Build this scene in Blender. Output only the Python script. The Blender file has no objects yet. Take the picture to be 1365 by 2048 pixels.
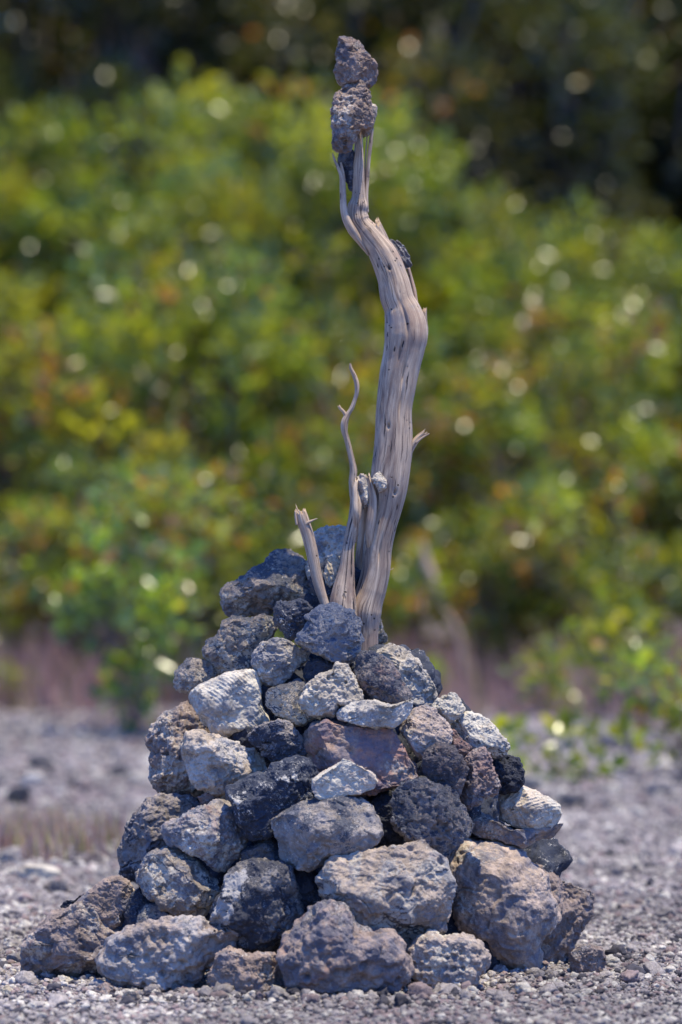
import bpy, bmesh, math, random
import numpy as np
from mathutils import Vector

# ------------------------------------------------------------------ camera, sky, sun, exposure
scene = bpy.context.scene
COL = scene.collection
DIST, EYE = 7.7, 0.90                      # metres from the cairn axis, height of the lens
cam_data = bpy.data.cameras.new("camera")
cam = bpy.data.objects.new("camera", cam_data)
COL.objects.link(cam)
cam.location = (0, -DIST, EYE)
cam.rotation_euler = (math.radians(90), 0, 0)
cam_data.sensor_fit = 'VERTICAL'
cam_data.sensor_height = 36
cam_data.sensor_width = 24
cam_data.lens = 36 * DIST / 2.048
cam_data.clip_start = 0.1
cam_data.clip_end = 2000
cam_data.dof.use_dof = True
cam_data.dof.focus_distance = DIST - 0.2
cam_data.dof.aperture_fstop = 2.35
scene.camera = cam

SUN_DIR = Vector((0.20, -0.13, 0.97)).normalized()      # towards the sun: high, a little behind the cairn
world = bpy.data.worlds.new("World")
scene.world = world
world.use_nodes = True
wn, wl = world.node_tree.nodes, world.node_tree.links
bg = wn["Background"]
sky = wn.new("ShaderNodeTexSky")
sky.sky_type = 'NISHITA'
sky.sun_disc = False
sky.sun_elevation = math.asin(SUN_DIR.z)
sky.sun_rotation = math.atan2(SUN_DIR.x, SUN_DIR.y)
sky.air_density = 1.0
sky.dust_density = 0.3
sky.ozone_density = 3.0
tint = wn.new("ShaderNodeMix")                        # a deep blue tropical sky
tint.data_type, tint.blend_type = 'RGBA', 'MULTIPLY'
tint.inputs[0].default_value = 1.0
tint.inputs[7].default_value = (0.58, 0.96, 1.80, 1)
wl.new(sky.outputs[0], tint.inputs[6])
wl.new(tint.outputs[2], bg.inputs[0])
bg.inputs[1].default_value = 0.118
sd = bpy.data.lights.new("sun", 'SUN')
sd.energy = 4.6
sd.angle = math.radians(0.53)
sd.color = (1.0, 0.89, 0.66)
sun = bpy.data.objects.new("sun", sd)
COL.objects.link(sun)
sun.rotation_euler = SUN_DIR.to_track_quat('Z', 'Y').to_euler()
sun.location = (0, 6, 20)
scene.view_settings.view_transform = 'Standard'
scene.view_settings.look = 'None'
scene.view_settings.gamma = 1
scene.view_settings.exposure = 0.62
scene.cycles.max_bounces = 8
scene.cycles.diffuse_bounces = 4
scene.cycles.transmission_bounces = 5
scene.cycles.sample_clamp_indirect = 3.0
scene.cycles.caustics_reflective = False
scene.cycles.caustics_refractive = False

random.seed(7)
RNG = np.random.default_rng(11)


# ------------------------------------------------------------------ numpy noise
def _h(ix, iy, iz, seed):
    with np.errstate(over='ignore'):
        h = (ix.astype(np.uint32) * np.uint32(374761393) + iy.astype(np.uint32) * np.uint32(668265263)
             + iz.astype(np.uint32) * np.uint32(2147483647) + np.uint32((seed * 974711 + 1013904223) & 0xffffffff))
        h = (h ^ (h >> np.uint32(13))) * np.uint32(1274126177)
        h = (h ^ (h >> np.uint32(16))) * np.uint32(2246822519)
        return h ^ (h >> np.uint32(15))


_G = np.array([(1, 1, 0), (-1, 1, 0), (1, -1, 0), (-1, -1, 0), (1, 0, 1), (-1, 0, 1), (1, 0, -1), (-1, 0, -1),
               (0, 1, 1), (0, -1, 1), (0, 1, -1), (0, -1, -1), (1, 1, 0), (-1, 1, 0), (0, -1, 1), (0, -1, -1)], float)


def perlin(p, seed=0):
    i = np.floor(p).astype(np.int64)
    f = p - i
    u = f * f * f * (f * (f * 6 - 15) + 10)
    out = 0
    for dx in (0, 1):
        wx = u[:, 0] if dx else 1 - u[:, 0]
        for dy in (0, 1):
            wy = u[:, 1] if dy else 1 - u[:, 1]
            for dz in (0, 1):
                wz = u[:, 2] if dz else 1 - u[:, 2]
                g = _G[_h(i[:, 0] + dx, i[:, 1] + dy, i[:, 2] + dz, seed) & np.uint32(15)]
                out = out + wx * wy * wz * (g[:, 0] * (f[:, 0] - dx) + g[:, 1] * (f[:, 1] - dy) + g[:, 2] * (f[:, 2] - dz))
    return out


def fbm(p, octs=4, gain=0.5, seed=0):
    a, s, out = 1.0, 1.0, 0
    for k in range(octs):
        out = out + a * perlin(p * s + 17.3 * k, seed + k)
        a *= gain
        s *= 2.03
    return out


def ridged(p, octs=4, gain=0.5, seed=0):
    a, s, out = 1.0, 1.0, 0
    for k in range(octs):
        out = out + a * (1 - 2.2 * np.abs(perlin(p * s + 9.1 * k, seed + k)))
        a *= gain
        s *= 2.07
    return out


def worley(p, seed=0):
    i = np.floor(p).astype(np.int64)
    best = np.full(len(p), 9.0)
    for dx in (-1, 0, 1):
        for dy in (-1, 0, 1):
            for dz in (-1, 0, 1):
                c = i + np.array((dx, dy, dz))
                h1 = _h(c[:, 0], c[:, 1], c[:, 2], seed)
                h2 = _h(c[:, 0], c[:, 1], c[:, 2], seed + 77)
                o = np.stack(((h1 & np.uint32(1023)) / 1023.0, ((h1 >> np.uint32(10)) & np.uint32(1023)) / 1023.0,
                              (h2 & np.uint32(1023)) / 1023.0), 1)
                d = ((c + o - p) ** 2).sum(1)
                best = np.minimum(best, d)
    return np.sqrt(best)


def smooth(e0, e1, x):
    t = np.clip((x - e0) / (e1 - e0), 0, 1)
    return t * t * (3 - 2 * t)


# ------------------------------------------------------------------ mesh helpers
def make_mesh(name, verts, faces, mats=(), smooth_shade=True, uv=None, colors=None):
    """faces: (n, k) int array.  uv: per-loop (n*k, 2).  colors: per-vertex (n, 3)."""
    me = bpy.data.meshes.new(name)
    verts = np.ascontiguousarray(verts, dtype=np.float32)
    faces = np.ascontiguousarray(faces, dtype=np.int32)
    nf, k = faces.shape
    me.vertices.add(len(verts))
    me.vertices.foreach_set('co', verts.ravel())
    me.loops.add(nf * k)
    me.loops.foreach_set('vertex_index', faces.ravel())
    me.polygons.add(nf)
    me.polygons.foreach_set('loop_start', np.arange(0, nf * k, k, dtype=np.int32))
    if smooth_shade:
        me.polygons.foreach_set('use_smooth', np.ones(nf, dtype=bool))
    if uv is not None:
        l = me.uv_layers.new(name='along')
        l.data.foreach_set('uv', np.ascontiguousarray(uv, dtype=np.float32).ravel())
    if colors is not None:
        a = me.color_attributes.new('tint', 'FLOAT_COLOR', 'POINT')
        c = np.ones((len(verts), 4), dtype=np.float32)
        c[:, :3] = colors
        a.data.foreach_set('color', c.ravel())
    for m in mats:
        me.materials.append(m)
    me.update(calc_edges=True)
    return me


def link(name, me, parent=None, loc=(0, 0, 0)):
    o = bpy.data.objects.new(name, me)
    COL.objects.link(o)
    o.location = loc
    if parent is not None:
        o.parent = parent
    return o


def tag(o, label=None, cat=None, group=None, kind=None):
    for k, v in (('label', label), ('category', cat), ('group', group), ('kind', kind)):
        if v:
            o[k] = v
    return o


_ico = {}


def ico(level):
    if level not in _ico:
        bm = bmesh.new()
        bmesh.ops.create_icosphere(bm, subdivisions=level, radius=1)
        v = np.array([x.co[:] for x in bm.verts])
        v /= np.linalg.norm(v, axis=1)[:, None]
        f = np.array([[x.index for x in q.verts] for q in bm.faces])
        bm.free()
        _ico[level] = (v, f)
    return _ico[level]


def vnormals(v, f):
    n = np.cross(v[f[:, 1]] - v[f[:, 0]], v[f[:, 2]] - v[f[:, 0]])
    out = np.zeros_like(v)
    for k in range(3):
        for c in range(3):
            out[:, c] += np.bincount(f[:, k], weights=n[:, c], minlength=len(v))
    return out / np.maximum(np.linalg.norm(out, axis=1), 1e-12)[:, None]


# ------------------------------------------------------------------ node helpers
class Nodes:
    def __init__(self, name):
        self.m = bpy.data.materials.new(name)
        self.m.use_nodes = True
        self.t = self.m.node_tree
        self.n, self.l = self.t.nodes, self.t.links
        self.bsdf = self.n["Principled BSDF"]
        self.out = self.n["Material Output"]

    def node(self, kind, **kw):
        x = self.n.new(kind)
        for k, v in kw.items():
            if k.startswith('i_'):
                x.inputs[k[2:].replace('_', ' ')].default_value = v
            else:
                setattr(x, k, v)
        return x

    def put(self, sock, v):
        if isinstance(v, bpy.types.NodeSocket):
            self.l.new(v, sock)
        else:
            sock.default_value = v if not (isinstance(v, tuple) and len(v) == 3) else (*v, 1)

    def noise(self, vec, scale, detail=4, rough=0.55, lac=2.0, dist=0.0):
        x = self.node('ShaderNodeTexNoise')
        self.l.new(vec, x.inputs['Vector'])
        x.inputs['Scale'].default_value = scale
        x.inputs['Detail'].default_value = detail
        x.inputs['Roughness'].default_value = rough
        x.inputs['Lacunarity'].default_value = lac
        x.inputs['Distortion'].default_value = dist
        return x.outputs[0]

    def voronoi(self, vec, scale, feature='F1', dims='3D'):
        x = self.node('ShaderNodeTexVoronoi', feature=feature, voronoi_dimensions=dims)
        self.l.new(vec, x.inputs['Vector'])
        x.inputs['Scale'].default_value = scale
        return x.outputs['Distance']

    def ramp(self, v, lo, hi, a=0.0, b=1.0):
        x = self.node('ShaderNodeMapRange', interpolation_type='SMOOTHSTEP')
        self.put(x.inputs[0], v)
        for k, q in zip((1, 2, 3, 4), (lo, hi, a, b)):
            x.inputs[k].default_value = q
        return x.outputs[0]

    def math(self, op, a, b=0.0, c=None):
        x = self.node('ShaderNodeMath', operation=op)
        self.put(x.inputs[0], a)
        self.put(x.inputs[1], b)
        if c is not None:
            self.put(x.inputs[2], c)
        return x.outputs[0]

    def mix(self, fac, a, b, blend='MIX'):
        x = self.node('ShaderNodeMix', data_type='RGBA', blend_type=blend)
        self.put(x.inputs[0], fac)
        self.put(x.inputs[6], a)
        self.put(x.inputs[7], b)
        return x.outputs[2]

    def bump(self, h, strength, dist, prev=None):
        x = self.node('ShaderNodeBump')
        self.put(x.inputs['Strength'], strength)
        x.inputs['Distance'].default_value = dist
        self.put(x.inputs['Height'], h)
        if prev is not None:
            self.l.new(prev, x.inputs['Normal'])
        return x.outputs[0]


# ------------------------------------------------------------------ stone material
def stone_material(base, pale, dark, crust=0.35, speck=0.4, red=0.1, blue=0.2, seed=0.0, topdark=0.2, bump=1.0, pf=0.35, rib=None, splash=()):
    base = (base[0] * 1.22, base[1] * 1.13, base[2] * 1.0)
    N = Nodes('coral_stone_surface')
    tc = N.node('ShaderNodeTexCoord')
    mp = N.node('ShaderNodeMapping')
    N.l.new(tc.outputs['Object'], mp.inputs[0])
    mp.inputs['Location'].default_value = (seed * 1.7, seed * 2.9, seed * 0.83)
    v = mp.outputs[0]
    nrm = N.node('ShaderNodeSeparateXYZ')
    geo = N.node('ShaderNodeNewGeometry')
    N.l.new(geo.outputs['Normal'], nrm.inputs[0])
    big = N.noise(v, 11, 7, 0.62, dist=0.4)
    mid = N.noise(v, 34, 8, 0.68)
    fine = N.noise(v, 130, 6, 0.7)
    grain = N.noise(v, 420, 3, 0.7)
    c = N.mix(N.ramp(mid, 0.32, 0.68), tuple(x * 0.58 for x in base), tuple(x * 1.25 for x in base))
    c = N.mix(N.ramp(N.math('ADD', big, N.math('MULTIPLY', fine, 0.5)), 0.935 - 0.32 * pf, 0.99 - 0.32 * pf), c, pale)
    rmask = N.noise(v, 16, 6, 0.65, dist=0.8)
    c = N.mix(N.math('MULTIPLY', N.ramp(rmask, 0.66 - red * 0.35, 0.80 - red * 0.3), min(1.0, 0.25 + red)), c, (0.29, 0.165, 0.135))
    bmask = N.noise(v, 21, 6, 0.7)
    c = N.mix(N.math('MULTIPLY', N.ramp(bmask, 0.62 - blue * 0.3, 0.74 - blue * 0.3), 0.55), c, (0.075, 0.10, 0.155))
    k = N.math('ADD', N.math('MULTIPLY', big, 0.55), N.math('MULTIPLY', fine, 0.35))
    k = N.math('ADD', k, N.math('MULTIPLY', mid, 0.25))
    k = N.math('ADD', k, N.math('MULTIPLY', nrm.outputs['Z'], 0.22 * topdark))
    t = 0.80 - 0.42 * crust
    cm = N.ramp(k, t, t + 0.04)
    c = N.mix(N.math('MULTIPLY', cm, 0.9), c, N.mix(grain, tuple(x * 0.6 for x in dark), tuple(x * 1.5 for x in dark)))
    # dark specks of weathering, then pale lichen flecks
    fl = N.noise(mp.outputs[0], 210, 5, 0.75)
    flm = N.math('MULTIPLY', N.ramp(fl, 0.56, 0.62), N.ramp(N.noise(v, 31, 4, 0.6), 0.42, 0.60))
    c = N.mix(N.math('MULTIPLY', flm, 0.75), c, tuple(x * 1.3 for x in dark))
    sp = N.ramp(N.math('ADD', N.math('MULTIPLY', fine, 0.6), N.math('MULTIPLY', grain, 0.5)), 0.63 - 0.05 * speck, 0.69 - 0.05 * speck)
    patch = N.ramp(N.noise(v, 26, 4, 0.6), 0.45, 0.62)
    c = N.mix(N.math('MULTIPLY', N.math('MULTIPLY', sp, patch), min(1.0, speck * 1.3)), c, tuple(x * 1.05 for x in pale))
    for (sx, sz, sr) in splash:                              # pale scabs of lichen and bared coral
        vm = N.node('ShaderNodeVectorMath', operation='DISTANCE')
        N.l.new(tc.outputs['Object'], vm.inputs[0])
        vm.inputs[1].default_value = (sx, -0.06, sz)
        dd = N.math('ADD', N.math('SUBTRACT', vm.outputs['Value'], 0.0), N.math('MULTIPLY', N.math('SUBTRACT', N.noise(v, 55, 6, 0.7), 0.5), 0.09))
        c = N.mix(N.math('MULTIPLY', N.ramp(dd, sr + .022, sr + .016), 0.85), c, pale)
    c = N.mix(1.0, c, N.mix(grain, (0.74, 0.74, 0.76), (1.24, 1.23, 1.2)), 'MULTIPLY')
    N.put(N.bsdf.inputs['Base Color'], c)
    N.bsdf.inputs['Roughness'].default_value = 0.86
    N.bsdf.inputs['Specular IOR Level'].default_value = 0.35
    bm_ = N.ramp(N.noise(v, 8, 3, 0.5), 0.42, 0.60, 0.25, 1.0)
    b = N.bump(mid, 0.65 * bump, 0.012)
    pits = N.voronoi(v, 120)
    b = N.bump(N.ramp(pits, 0.12, 0.5), N.math('MULTIPLY', bm_, 0.22 * bump), 0.004, b)
    b = N.bump(fine, N.math('MULTIPLY', bm_, 0.9 * bump), 0.005, b)
    b = N.bump(grain, 0.6 * bump, 0.0018, b)
    if rib:
        mr = N.node('ShaderNodeMapping')
        N.l.new(tc.outputs['Object'], mr.inputs[0])
        mr.inputs['Rotation'].default_value = (0, rib[0], 0)
        w = N.node('ShaderNodeTexWave', wave_type='BANDS', bands_direction='Z')
        N.l.new(mr.outputs[0], w.inputs['Vector'])
        w.inputs['Scale'].default_value = rib[1]
        w.inputs['Distortion'].default_value = 5.0
        w.inputs['Detail'].default_value = 3
        w.inputs['Detail Scale'].default_value = 0.6
        b = N.bump(w.outputs['Fac'], 0.35, 0.003, b)
    N.l.new(b, N.bsdf.inputs['Normal'])
    return N.m


PAL = {   # base, pale, dark, crust, speck, red, blue, topdark
    'grey':  dict(base=(.215, .192, .180), pale=(.50, .45, .37), dark=(.036, .043, .062), crust=.42, speck=.35, red=.12, blue=.40, topdark=.5, pf=.55),
    'mauve': dict(base=(.200, .166, .160), pale=(.44, .375, .31), dark=(.042, .041, .054), crust=.36, speck=.3, red=.2, blue=.3, topdark=.3, pf=.48),
    'dark':  dict(base=(.115, .112, .122), pale=(.50, .475, .43), dark=(.030, .038, .060), crust=.74, speck=.75, red=.05, blue=.35, topdark=.3, pf=.25),
    'black': dict(base=(.07, .07, .08), pale=(.27, .26, .25), dark=(.022, .026, .040), crust=.85, speck=.4, red=.0, blue=.3, topdark=.1, pf=.1),
    'pale':  dict(base=(.385, .35, .29), pale=(.53, .485, .40), dark=(.055, .062, .085), crust=.16, speck=.15, red=.08, blue=.15, topdark=.5, pf=.6),
    'blue':  dict(base=(.255, .25, .25), pale=(.54, .50, .43), dark=(.040, .056, .10), crust=.46, speck=.45, red=.05, blue=.5, topdark=.7, pf=.58),
    'red':   dict(base=(.29, .22, .19), pale=(.47, .41, .35), dark=(.055, .052, .065), crust=.30, speck=.3, red=.65, blue=.35, topdark=.3, pf=.35),
}


# ------------------------------------------------------------------ stone shapes
CROP = {   # traced regions: origin and scale of photo pixels
    'A': (330, 1040, 2.275), 'B': (230, 1380, 2.275), 'C': (680, 1300, 2.275), 'D': (20, 1640, 2.275),
    'E': (540, 1640, 1.95), 'T': (560, 40, 3.4125), 'W': (540, 600, 2.845), 'P': (0, 0, 1.0)}


def photo(c, pts):
    ox, oy, s = CROP[c]
    return [(ox + x / s, oy + y / s) for x, y in pts]


def world_xz(px, py, Y):
    k = (DIST + Y) / DIST
    return ((px - 682.5) / 1000 * k, EYE + (1024 - py) / 1000 * k)


PROFILE_Y = [1060, 1100, 1200, 1300, 1400, 1500, 1650, 1800, 1950, 2000]
PROFILE_R = [.07, .10, .165, .235, .30, .37, .45, .52, .585, .60]


def cone_front(px, py):
    R = float(np.interp(py, PROFILE_Y, PROFILE_R))
    dx = (px - 700) / 1000
    return -math.sqrt(max(R * R - dx * dx, (0.22 * R) ** 2)) * 0.88


def shape_stone(outline, thick, kind, seed, level, facets=6, cuts=None):
    """outline: Nx2 metres around (0,0); returns verts, faces with real depth along Y."""
    rs = np.random.default_rng(seed)
    u, f = ico(level)
    P = np.array(outline)
    Q = np.roll(P, -1, 0)
    ang = np.linspace(-math.pi, math.pi, 361)
    rad = np.zeros(361)
    for k, a in enumerate(ang):
        d = np.array((math.cos(a), math.sin(a)))
        e = Q - P
        den = d[0] * e[:, 1] - d[1] * e[:, 0]
        den = np.where(np.abs(den) < 1e-12, 1e-12, den)
        t = (P[:, 0] * e[:, 1] - P[:, 1] * e[:, 0]) / den
        s = (P[:, 0] * d[1] - P[:, 1] * d[0]) / den
        ok = (t > 0) & (s >= -1e-6) & (s <= 1 + 1e-6)
        rad[k] = t[ok].max() if ok.any() else 0.02
    ker = np.array([0, 1, 2, 1, 0.0])
    ker /= ker.sum()
    rad[:-1] = sum(w * np.roll(rad[:-1], s) for w, s in zip(ker, (-2, -1, 0, 1, 2)))
    rad[-1] = rad[0]
    r0 = float(rad.mean())
    th = np.arctan2(u[:, 2], u[:, 0])
    s = np.sqrt(u[:, 0] ** 2 + u[:, 2] ** 2)
    rr = np.interp(th, ang, rad)
    # soften the outline's corners towards the middle of the face
    sm = np.interp(th, ang, np.convolve(np.concatenate([rad[:-1]] * 3), np.ones(41) / 41, 'same')[360:720].tolist() + [0])
    rr = rr * smooth(0.2, 0.9, s) + sm * (1 - smooth(0.2, 0.9, s))
    boxy = {'smooth': 0.85, 'facet': 0.66, 'rough': 0.78, 'pitted': 0.78, 'lumpy': 0.85, 'ribbed': 0.72, 'slab': 0.6}[kind]
    ss = s ** boxy
    yy = np.sign(u[:, 1]) * np.abs(u[:, 1]) ** boxy
    p = np.stack((rr * ss * np.cos(th), thick * yy, rr * ss * np.sin(th)), 1)
    lo0, hi0 = p.min(0), p.max(0)
    # broken facets on the faces towards and away from us
    nfac = {'facet': facets + 5, 'rough': facets + 2, 'slab': facets + 2, 'smooth': 5, 'pitted': 5, 'lumpy': 4, 'ribbed': 5}[kind]
    for q in range(nfac if cuts is None else cuts):
        n = rs.normal(size=3) * np.array((.62, 1, .62))
        n[1] = -abs(n[1]) - 0.42 if q % 3 else abs(n[1]) + 0.4
        n /= np.linalg.norm(n)
        d = p @ n
        off = d.max() * rs.uniform(0.58, 0.86)
        over = np.maximum(d - off, 0)
        p = p - np.outer(over * rs.uniform(0.88, 1.0), n)
    lo1, hi1 = p.min(0), p.max(0)
    for c in (0, 2):
        p[:, c] = lo0[c] + (p[:, c] - lo1[c]) * (hi0[c] - lo0[c]) / (hi1[c] - lo1[c])
    n = vnormals(p, f)
    q = p / r0
    o = rs.uniform(-50, 50, 3)
    sd = int(rs.integers(1, 9999))
    d = 0.05 * fbm(q * 1.25 + o, 3, 0.5, sd)
    if kind == 'rough':
        d += 0.10 * fbm(q * 2.4 + o, 5, 0.53, sd + 5) + 0.03 * (ridged(q * 2.1 + o, 4, 0.5, sd + 9) - 0.6)
        w = worley(q * 4.2 + o + 0.6 * perlin(q * 2.5 + o, sd + 2)[:, None], sd + 4)
        d -= 0.07 * smooth(-0.05, 0.2, perlin(q * 1.3 + o + 9, sd + 8)) * (1 - smooth(0.06, 0.38, w))
    elif kind == 'facet':
        d += 0.07 * fbm(q * 2.6 + o, 5, 0.57, sd + 5) + 0.03 * ridged(q * 3.5 + o, 3, 0.5, sd + 9)
    elif kind == 'slab':
        d += 0.06 * fbm(q * 2.4 + o, 5, 0.6, sd + 5)
    elif kind == 'smooth':
        d += 0.055 * fbm(q * 2.6 + o, 6, 0.58, sd + 5)
    elif kind == 'pitted':
        w = worley(q * 3.6 + o + 0.5 * np.stack([perlin(q * 3 + o + k * 7, sd) for k in range(3)], 1), sd)
        w2 = worley(q * 8 + o, sd + 3)
        d += 0.10 * fbm(q * 2.8 + o, 5, 0.58, sd + 5) - 0.085 * (1 - smooth(0.10, 0.42, w)) - 0.035 * (1 - smooth(0.1, 0.4, w2))
    elif kind == 'lumpy':
        d += 0.12 * np.abs(fbm(q * 2.2 + o, 3, 0.5, sd + 5)) + 0.05 * fbm(q * 4.5 + o, 4, 0.55, sd + 7)
        w = worley(q * 3.2 + o, sd)
        d -= 0.11 * (1 - smooth(0.06, 0.36, w))
    elif kind == 'ribbed':
        d += 0.06 * fbm(q * 2.2 + o, 4, 0.55, sd + 5)
    if kind in ('rough', 'facet', 'smooth', 'slab'):         # cracks and crisp creases
        wq = q + 0.25 * np.stack([perlin(q * 2.2 + o + 11 * k, sd + 50) for k in range(3)], 1)
        d -= 0.045 * (1 - smooth(0.0, 0.05, np.abs(perlin(wq * 1.25 + o + 4, sd + 51)))) * smooth(-0.1, 0.2, perlin(q * 1.1 + o, sd + 52))
        d += 0.030 * (smooth(-0.02, 0.03, perlin(wq * 2.0 + o + 21, sd + 53)) - 0.5)
    p = p + n * (d * r0)[:, None]
    # centimetre and millimetre roughness, the same size on every stone
    n = vnormals(p, f)
    broken = 0.5 + 0.5 * smooth(-0.18, 0.22, perlin(q * 1.4 + o + 5, sd + 19))
    fine = 0.0034 * broken * fbm(p * 42 + o, 4, 0.58, sd + 20)
    hole = worley(p * 62 + o, sd + 31)
    keep = smooth(-0.1, 0.25, perlin(p * 14 + o, sd + 33))
    deep = {'pitted': 0.0055, 'lumpy': 0.0026, 'rough': 0.0020}.get(kind, 0.0007)
    fine -= deep * keep * broken * (1 - smooth(0.12, 0.42, hole))
    p = p + n * fine[:, None]
    return p, f, r0


STONE_N = [0]


def add_stone(label, crop, pts, pal='grey', kind='rough', dy=0.0, Y=None, thick=0.8, name='cairn_stone',
              cat='stone', group='stones piled in the cairn', rib=None, over=None, bump=1.0, ground=False, cuts=None):
    STONE_N[0] += 1
    seed = STONE_N[0]
    ph = photo(crop, pts)
    xs, ys = [a for a, _ in ph], [b for _, b in ph]
    A = cx = cy = 0
    for (x0, y0), (x1, y1) in zip(ph, ph[1:] + ph[:1]):
        w = x0 * y1 - x1 * y0
        A += w
        cx += (x0 + x1) * w
        cy += (y0 + y1) * w
    cx, cy = cx / (3 * A), cy / (3 * A)
    half = math.sqrt(abs(A) / 2 / math.pi) / 1000
    T = half * thick
    if ground:
        Y = EYE * DIST * 1000 / (max(ys) - 6 - 1024) - DIST + 0.35 * T
    if Y is None:
        Y = cone_front(cx, cy) + 0.45 * T
    Y += dy
    X, Z = world_xz(cx, cy, Y)
    k = (DIST + Y) / DIST / 1000
    outline = [((x - cx) * k, -(y - cy) * k) for x, y in ph]
    level = 7 if half > 0.034 else 6
    p, f, r0 = shape_stone(outline, T, kind, seed * 13 + 5, level, cuts=cuts)
    if rib:
        a, freq, amp = rib
        t = p[:, 0] * math.sin(a) + p[:, 2] * math.cos(a)
        t = t + 0.006 * perlin(p * 22, seed) + p[:, 1] * 0.3
        msk = smooth(-0.25, 0.1, perlin(p * 13 + 3.3, seed + 1))
        n = vnormals(p, f)
        p = p + n * (amp * msk * (np.sin(t * freq) - 0.3 * np.cos(2.0 * t * freq)))[:, None]
    m = dict(PAL[pal])
    m.update(over or {})
    mat = stone_material(seed=seed * 3.17, bump=bump * {'smooth': .6, 'facet': .75, 'slab': .75, 'ribbed': .75}.get(kind, 1.0), **m)
    me = make_mesh(name, p, f, (mat,))
    o = link(name, me, None, (X, Y, Z))
    return tag(o, label, cat, group)


def build_cairn():
    S = add_stone
    # ---- crown of the cairn
    S('grey pitted stone with a peaked top, highest on the left beside the short broken stick', 'A',
      [(258, 345), (275, 312), (370, 258), (440, 212), (490, 162), (530, 131), (570, 136), (605, 175), (640, 205), (665, 228), (690, 290), (705, 350), (705, 405), (660, 420), (600, 385), (540, 380), (500, 410), (480, 433), (420, 442), (350, 437), (300, 447), (266, 410)],
      'grey', 'rough', thick=0.9, dy=0.05, over=dict(crust=.42, topdark=.5))
    S('small dark two-lobed stone under the peaked grey stone', 'A',
      [(500, 400), (530, 370), (570, 372), (610, 362), (650, 375), (672, 410), (658, 455), (635, 480), (610, 520), (575, 547), (545, 525), (512, 480), (497, 440)],
      'dark', 'lumpy', over=dict(crust=.6))
    S('smooth blue-grey stone with a dark shoulder at the foot of the driftwood', 'A',
      [(640, 440), (690, 403), (760, 384), (800, 400), (835, 413), (882, 410), (895, 440), (885, 490), (898, 540), (890, 590), (852, 640), (815, 657), (760, 642), (700, 610), (640, 582), (597, 550), (612, 520), (650, 480), (665, 462)],
      'blue', 'facet', dy=-0.03, thick=0.85, over=dict(blue=.75, topdark=.8))
    S('grey stone with a lit left shoulder, under the peaked stone', 'A',
      [(171, 590), (195, 555), (240, 518), (268, 470), (310, 445), (360, 450), (420, 438), (460, 431), (500, 445), (513, 490), (490, 535), (450, 575), (425, 620), (405, 665), (390, 700), (330, 705), (270, 705), (225, 715), (205, 690), (198, 650), (177, 630)],
      'grey', 'rough')
    S('pale grey lumpy stone with a flat front above the cream-bottomed one', 'A',
      [(396, 620), (430, 585), (450, 558), (490, 538), (540, 538), (580, 560), (620, 585), (655, 605), (645, 640), (605, 670), (575, 705), (550, 735), (490, 757), (440, 740), (420, 700), (398, 665)],
      'blue', 'rough', over=dict(base=(.30, .285, .275), crust=.25))
    S('small pale stone jutting out at the left, above the ribbed coral', 'A',
      [(41, 745), (54, 690), (90, 653), (120, 628), (170, 638), (205, 655), (235, 690), (230, 740), (180, 775), (110, 788), (85, 780), (48, 775)],
      'grey', 'lumpy', over=dict(base=(.30, .27, .25)))
    S('pale coral stone covered in fine parallel ribs', 'A',
      [(107, 800), (150, 758), (200, 738), (240, 713), (290, 688), (350, 686), (410, 690), (440, 730), (440, 790), (442, 840), (470, 895), (473, 925), (420, 947), (350, 962), (300, 987), (265, 1002), (215, 977), (178, 920), (138, 870), (112, 830)],
      'pale', 'ribbed', thick=0.7, dy=-0.02, rib=(0.75, 850, 0.0004), over=dict(base=(.36, .345, .325), blue=.35), bump=0.7)
    S('stone with a dark crusted top and a smooth cream underside', 'A',
      [(452, 800), (490, 765), (560, 745), (610, 722), (650, 745), (690, 800), (710, 860), (706, 882), (680, 907), (640, 932), (600, 942), (560, 922), (505, 882), (470, 850)],
      'pale', 'smooth', thick=0.9, dy=0.02, over=dict(crust=.34, topdark=2.6, speck=.4, base=(.46, .42, .35), dark=(.028, .034, .052)))
    S('pale knobbly stone just right of the cream-bottomed one, above the flat pale slab', 'A',
      [(613, 815), (640, 780), (650, 748), (690, 720), (733, 698), (775, 680), (782, 648), (820, 656), (850, 690), (872, 740), (902, 800), (886, 842), (830, 837), (790, 832), (778, 862), (772, 895), (720, 890), (660, 888), (622, 860)],
      'pale', 'lumpy', dy=-0.02, over=dict(base=(.37, .35, .32), blue=.3))
    S('small dark stone wedged behind the pale knobbly stone', 'A',
      [(630, 690), (648, 650), (700, 628), (750, 630), (785, 652), (790, 690), (740, 730), (680, 745), (645, 742), (630, 715)],
      'dark', 'rough', dy=0.035, over=dict(speck=.35))
    S('dark mottled stone in front of the driftwood base on its right', 'A',
      [(859, 690), (875, 640), (900, 603), (940, 593), (990, 613), (1030, 648), (1062, 690), (1092, 740), (1122, 800), (1112, 837), (1060, 848), (1000, 843), (950, 818), (908, 772), (878, 740)],
      'dark', 'rough', dy=-0.01, over=dict(base=(.20, .18, .18), crust=.55, speck=.4, red=.3))
    S('grey stone with a pale upper face, right of the driftwood base', 'A',
      [(958, 590), (1010, 566), (1060, 573), (1112, 608), (1152, 645), (1192, 690), (1222, 740), (1242, 800), (1222, 832), (1160, 852), (1110, 820), (1060, 760), (1010, 690), (965, 640)],
      'grey', 'rough', dy=0.06, over=dict(base=(.29, .275, .255), crust=.2, topdark=-.3))
    S('thumb-sized cream stone between the dark mottled stone and the one behind', 'A',
      [(975, 610), (1008, 588), (1040, 608), (1064, 640), (1055, 685), (1020, 670), (985, 640)],
      'pale', 'ribbed', dy=0.03, rib=(0.3, 900, 0.0008))
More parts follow.
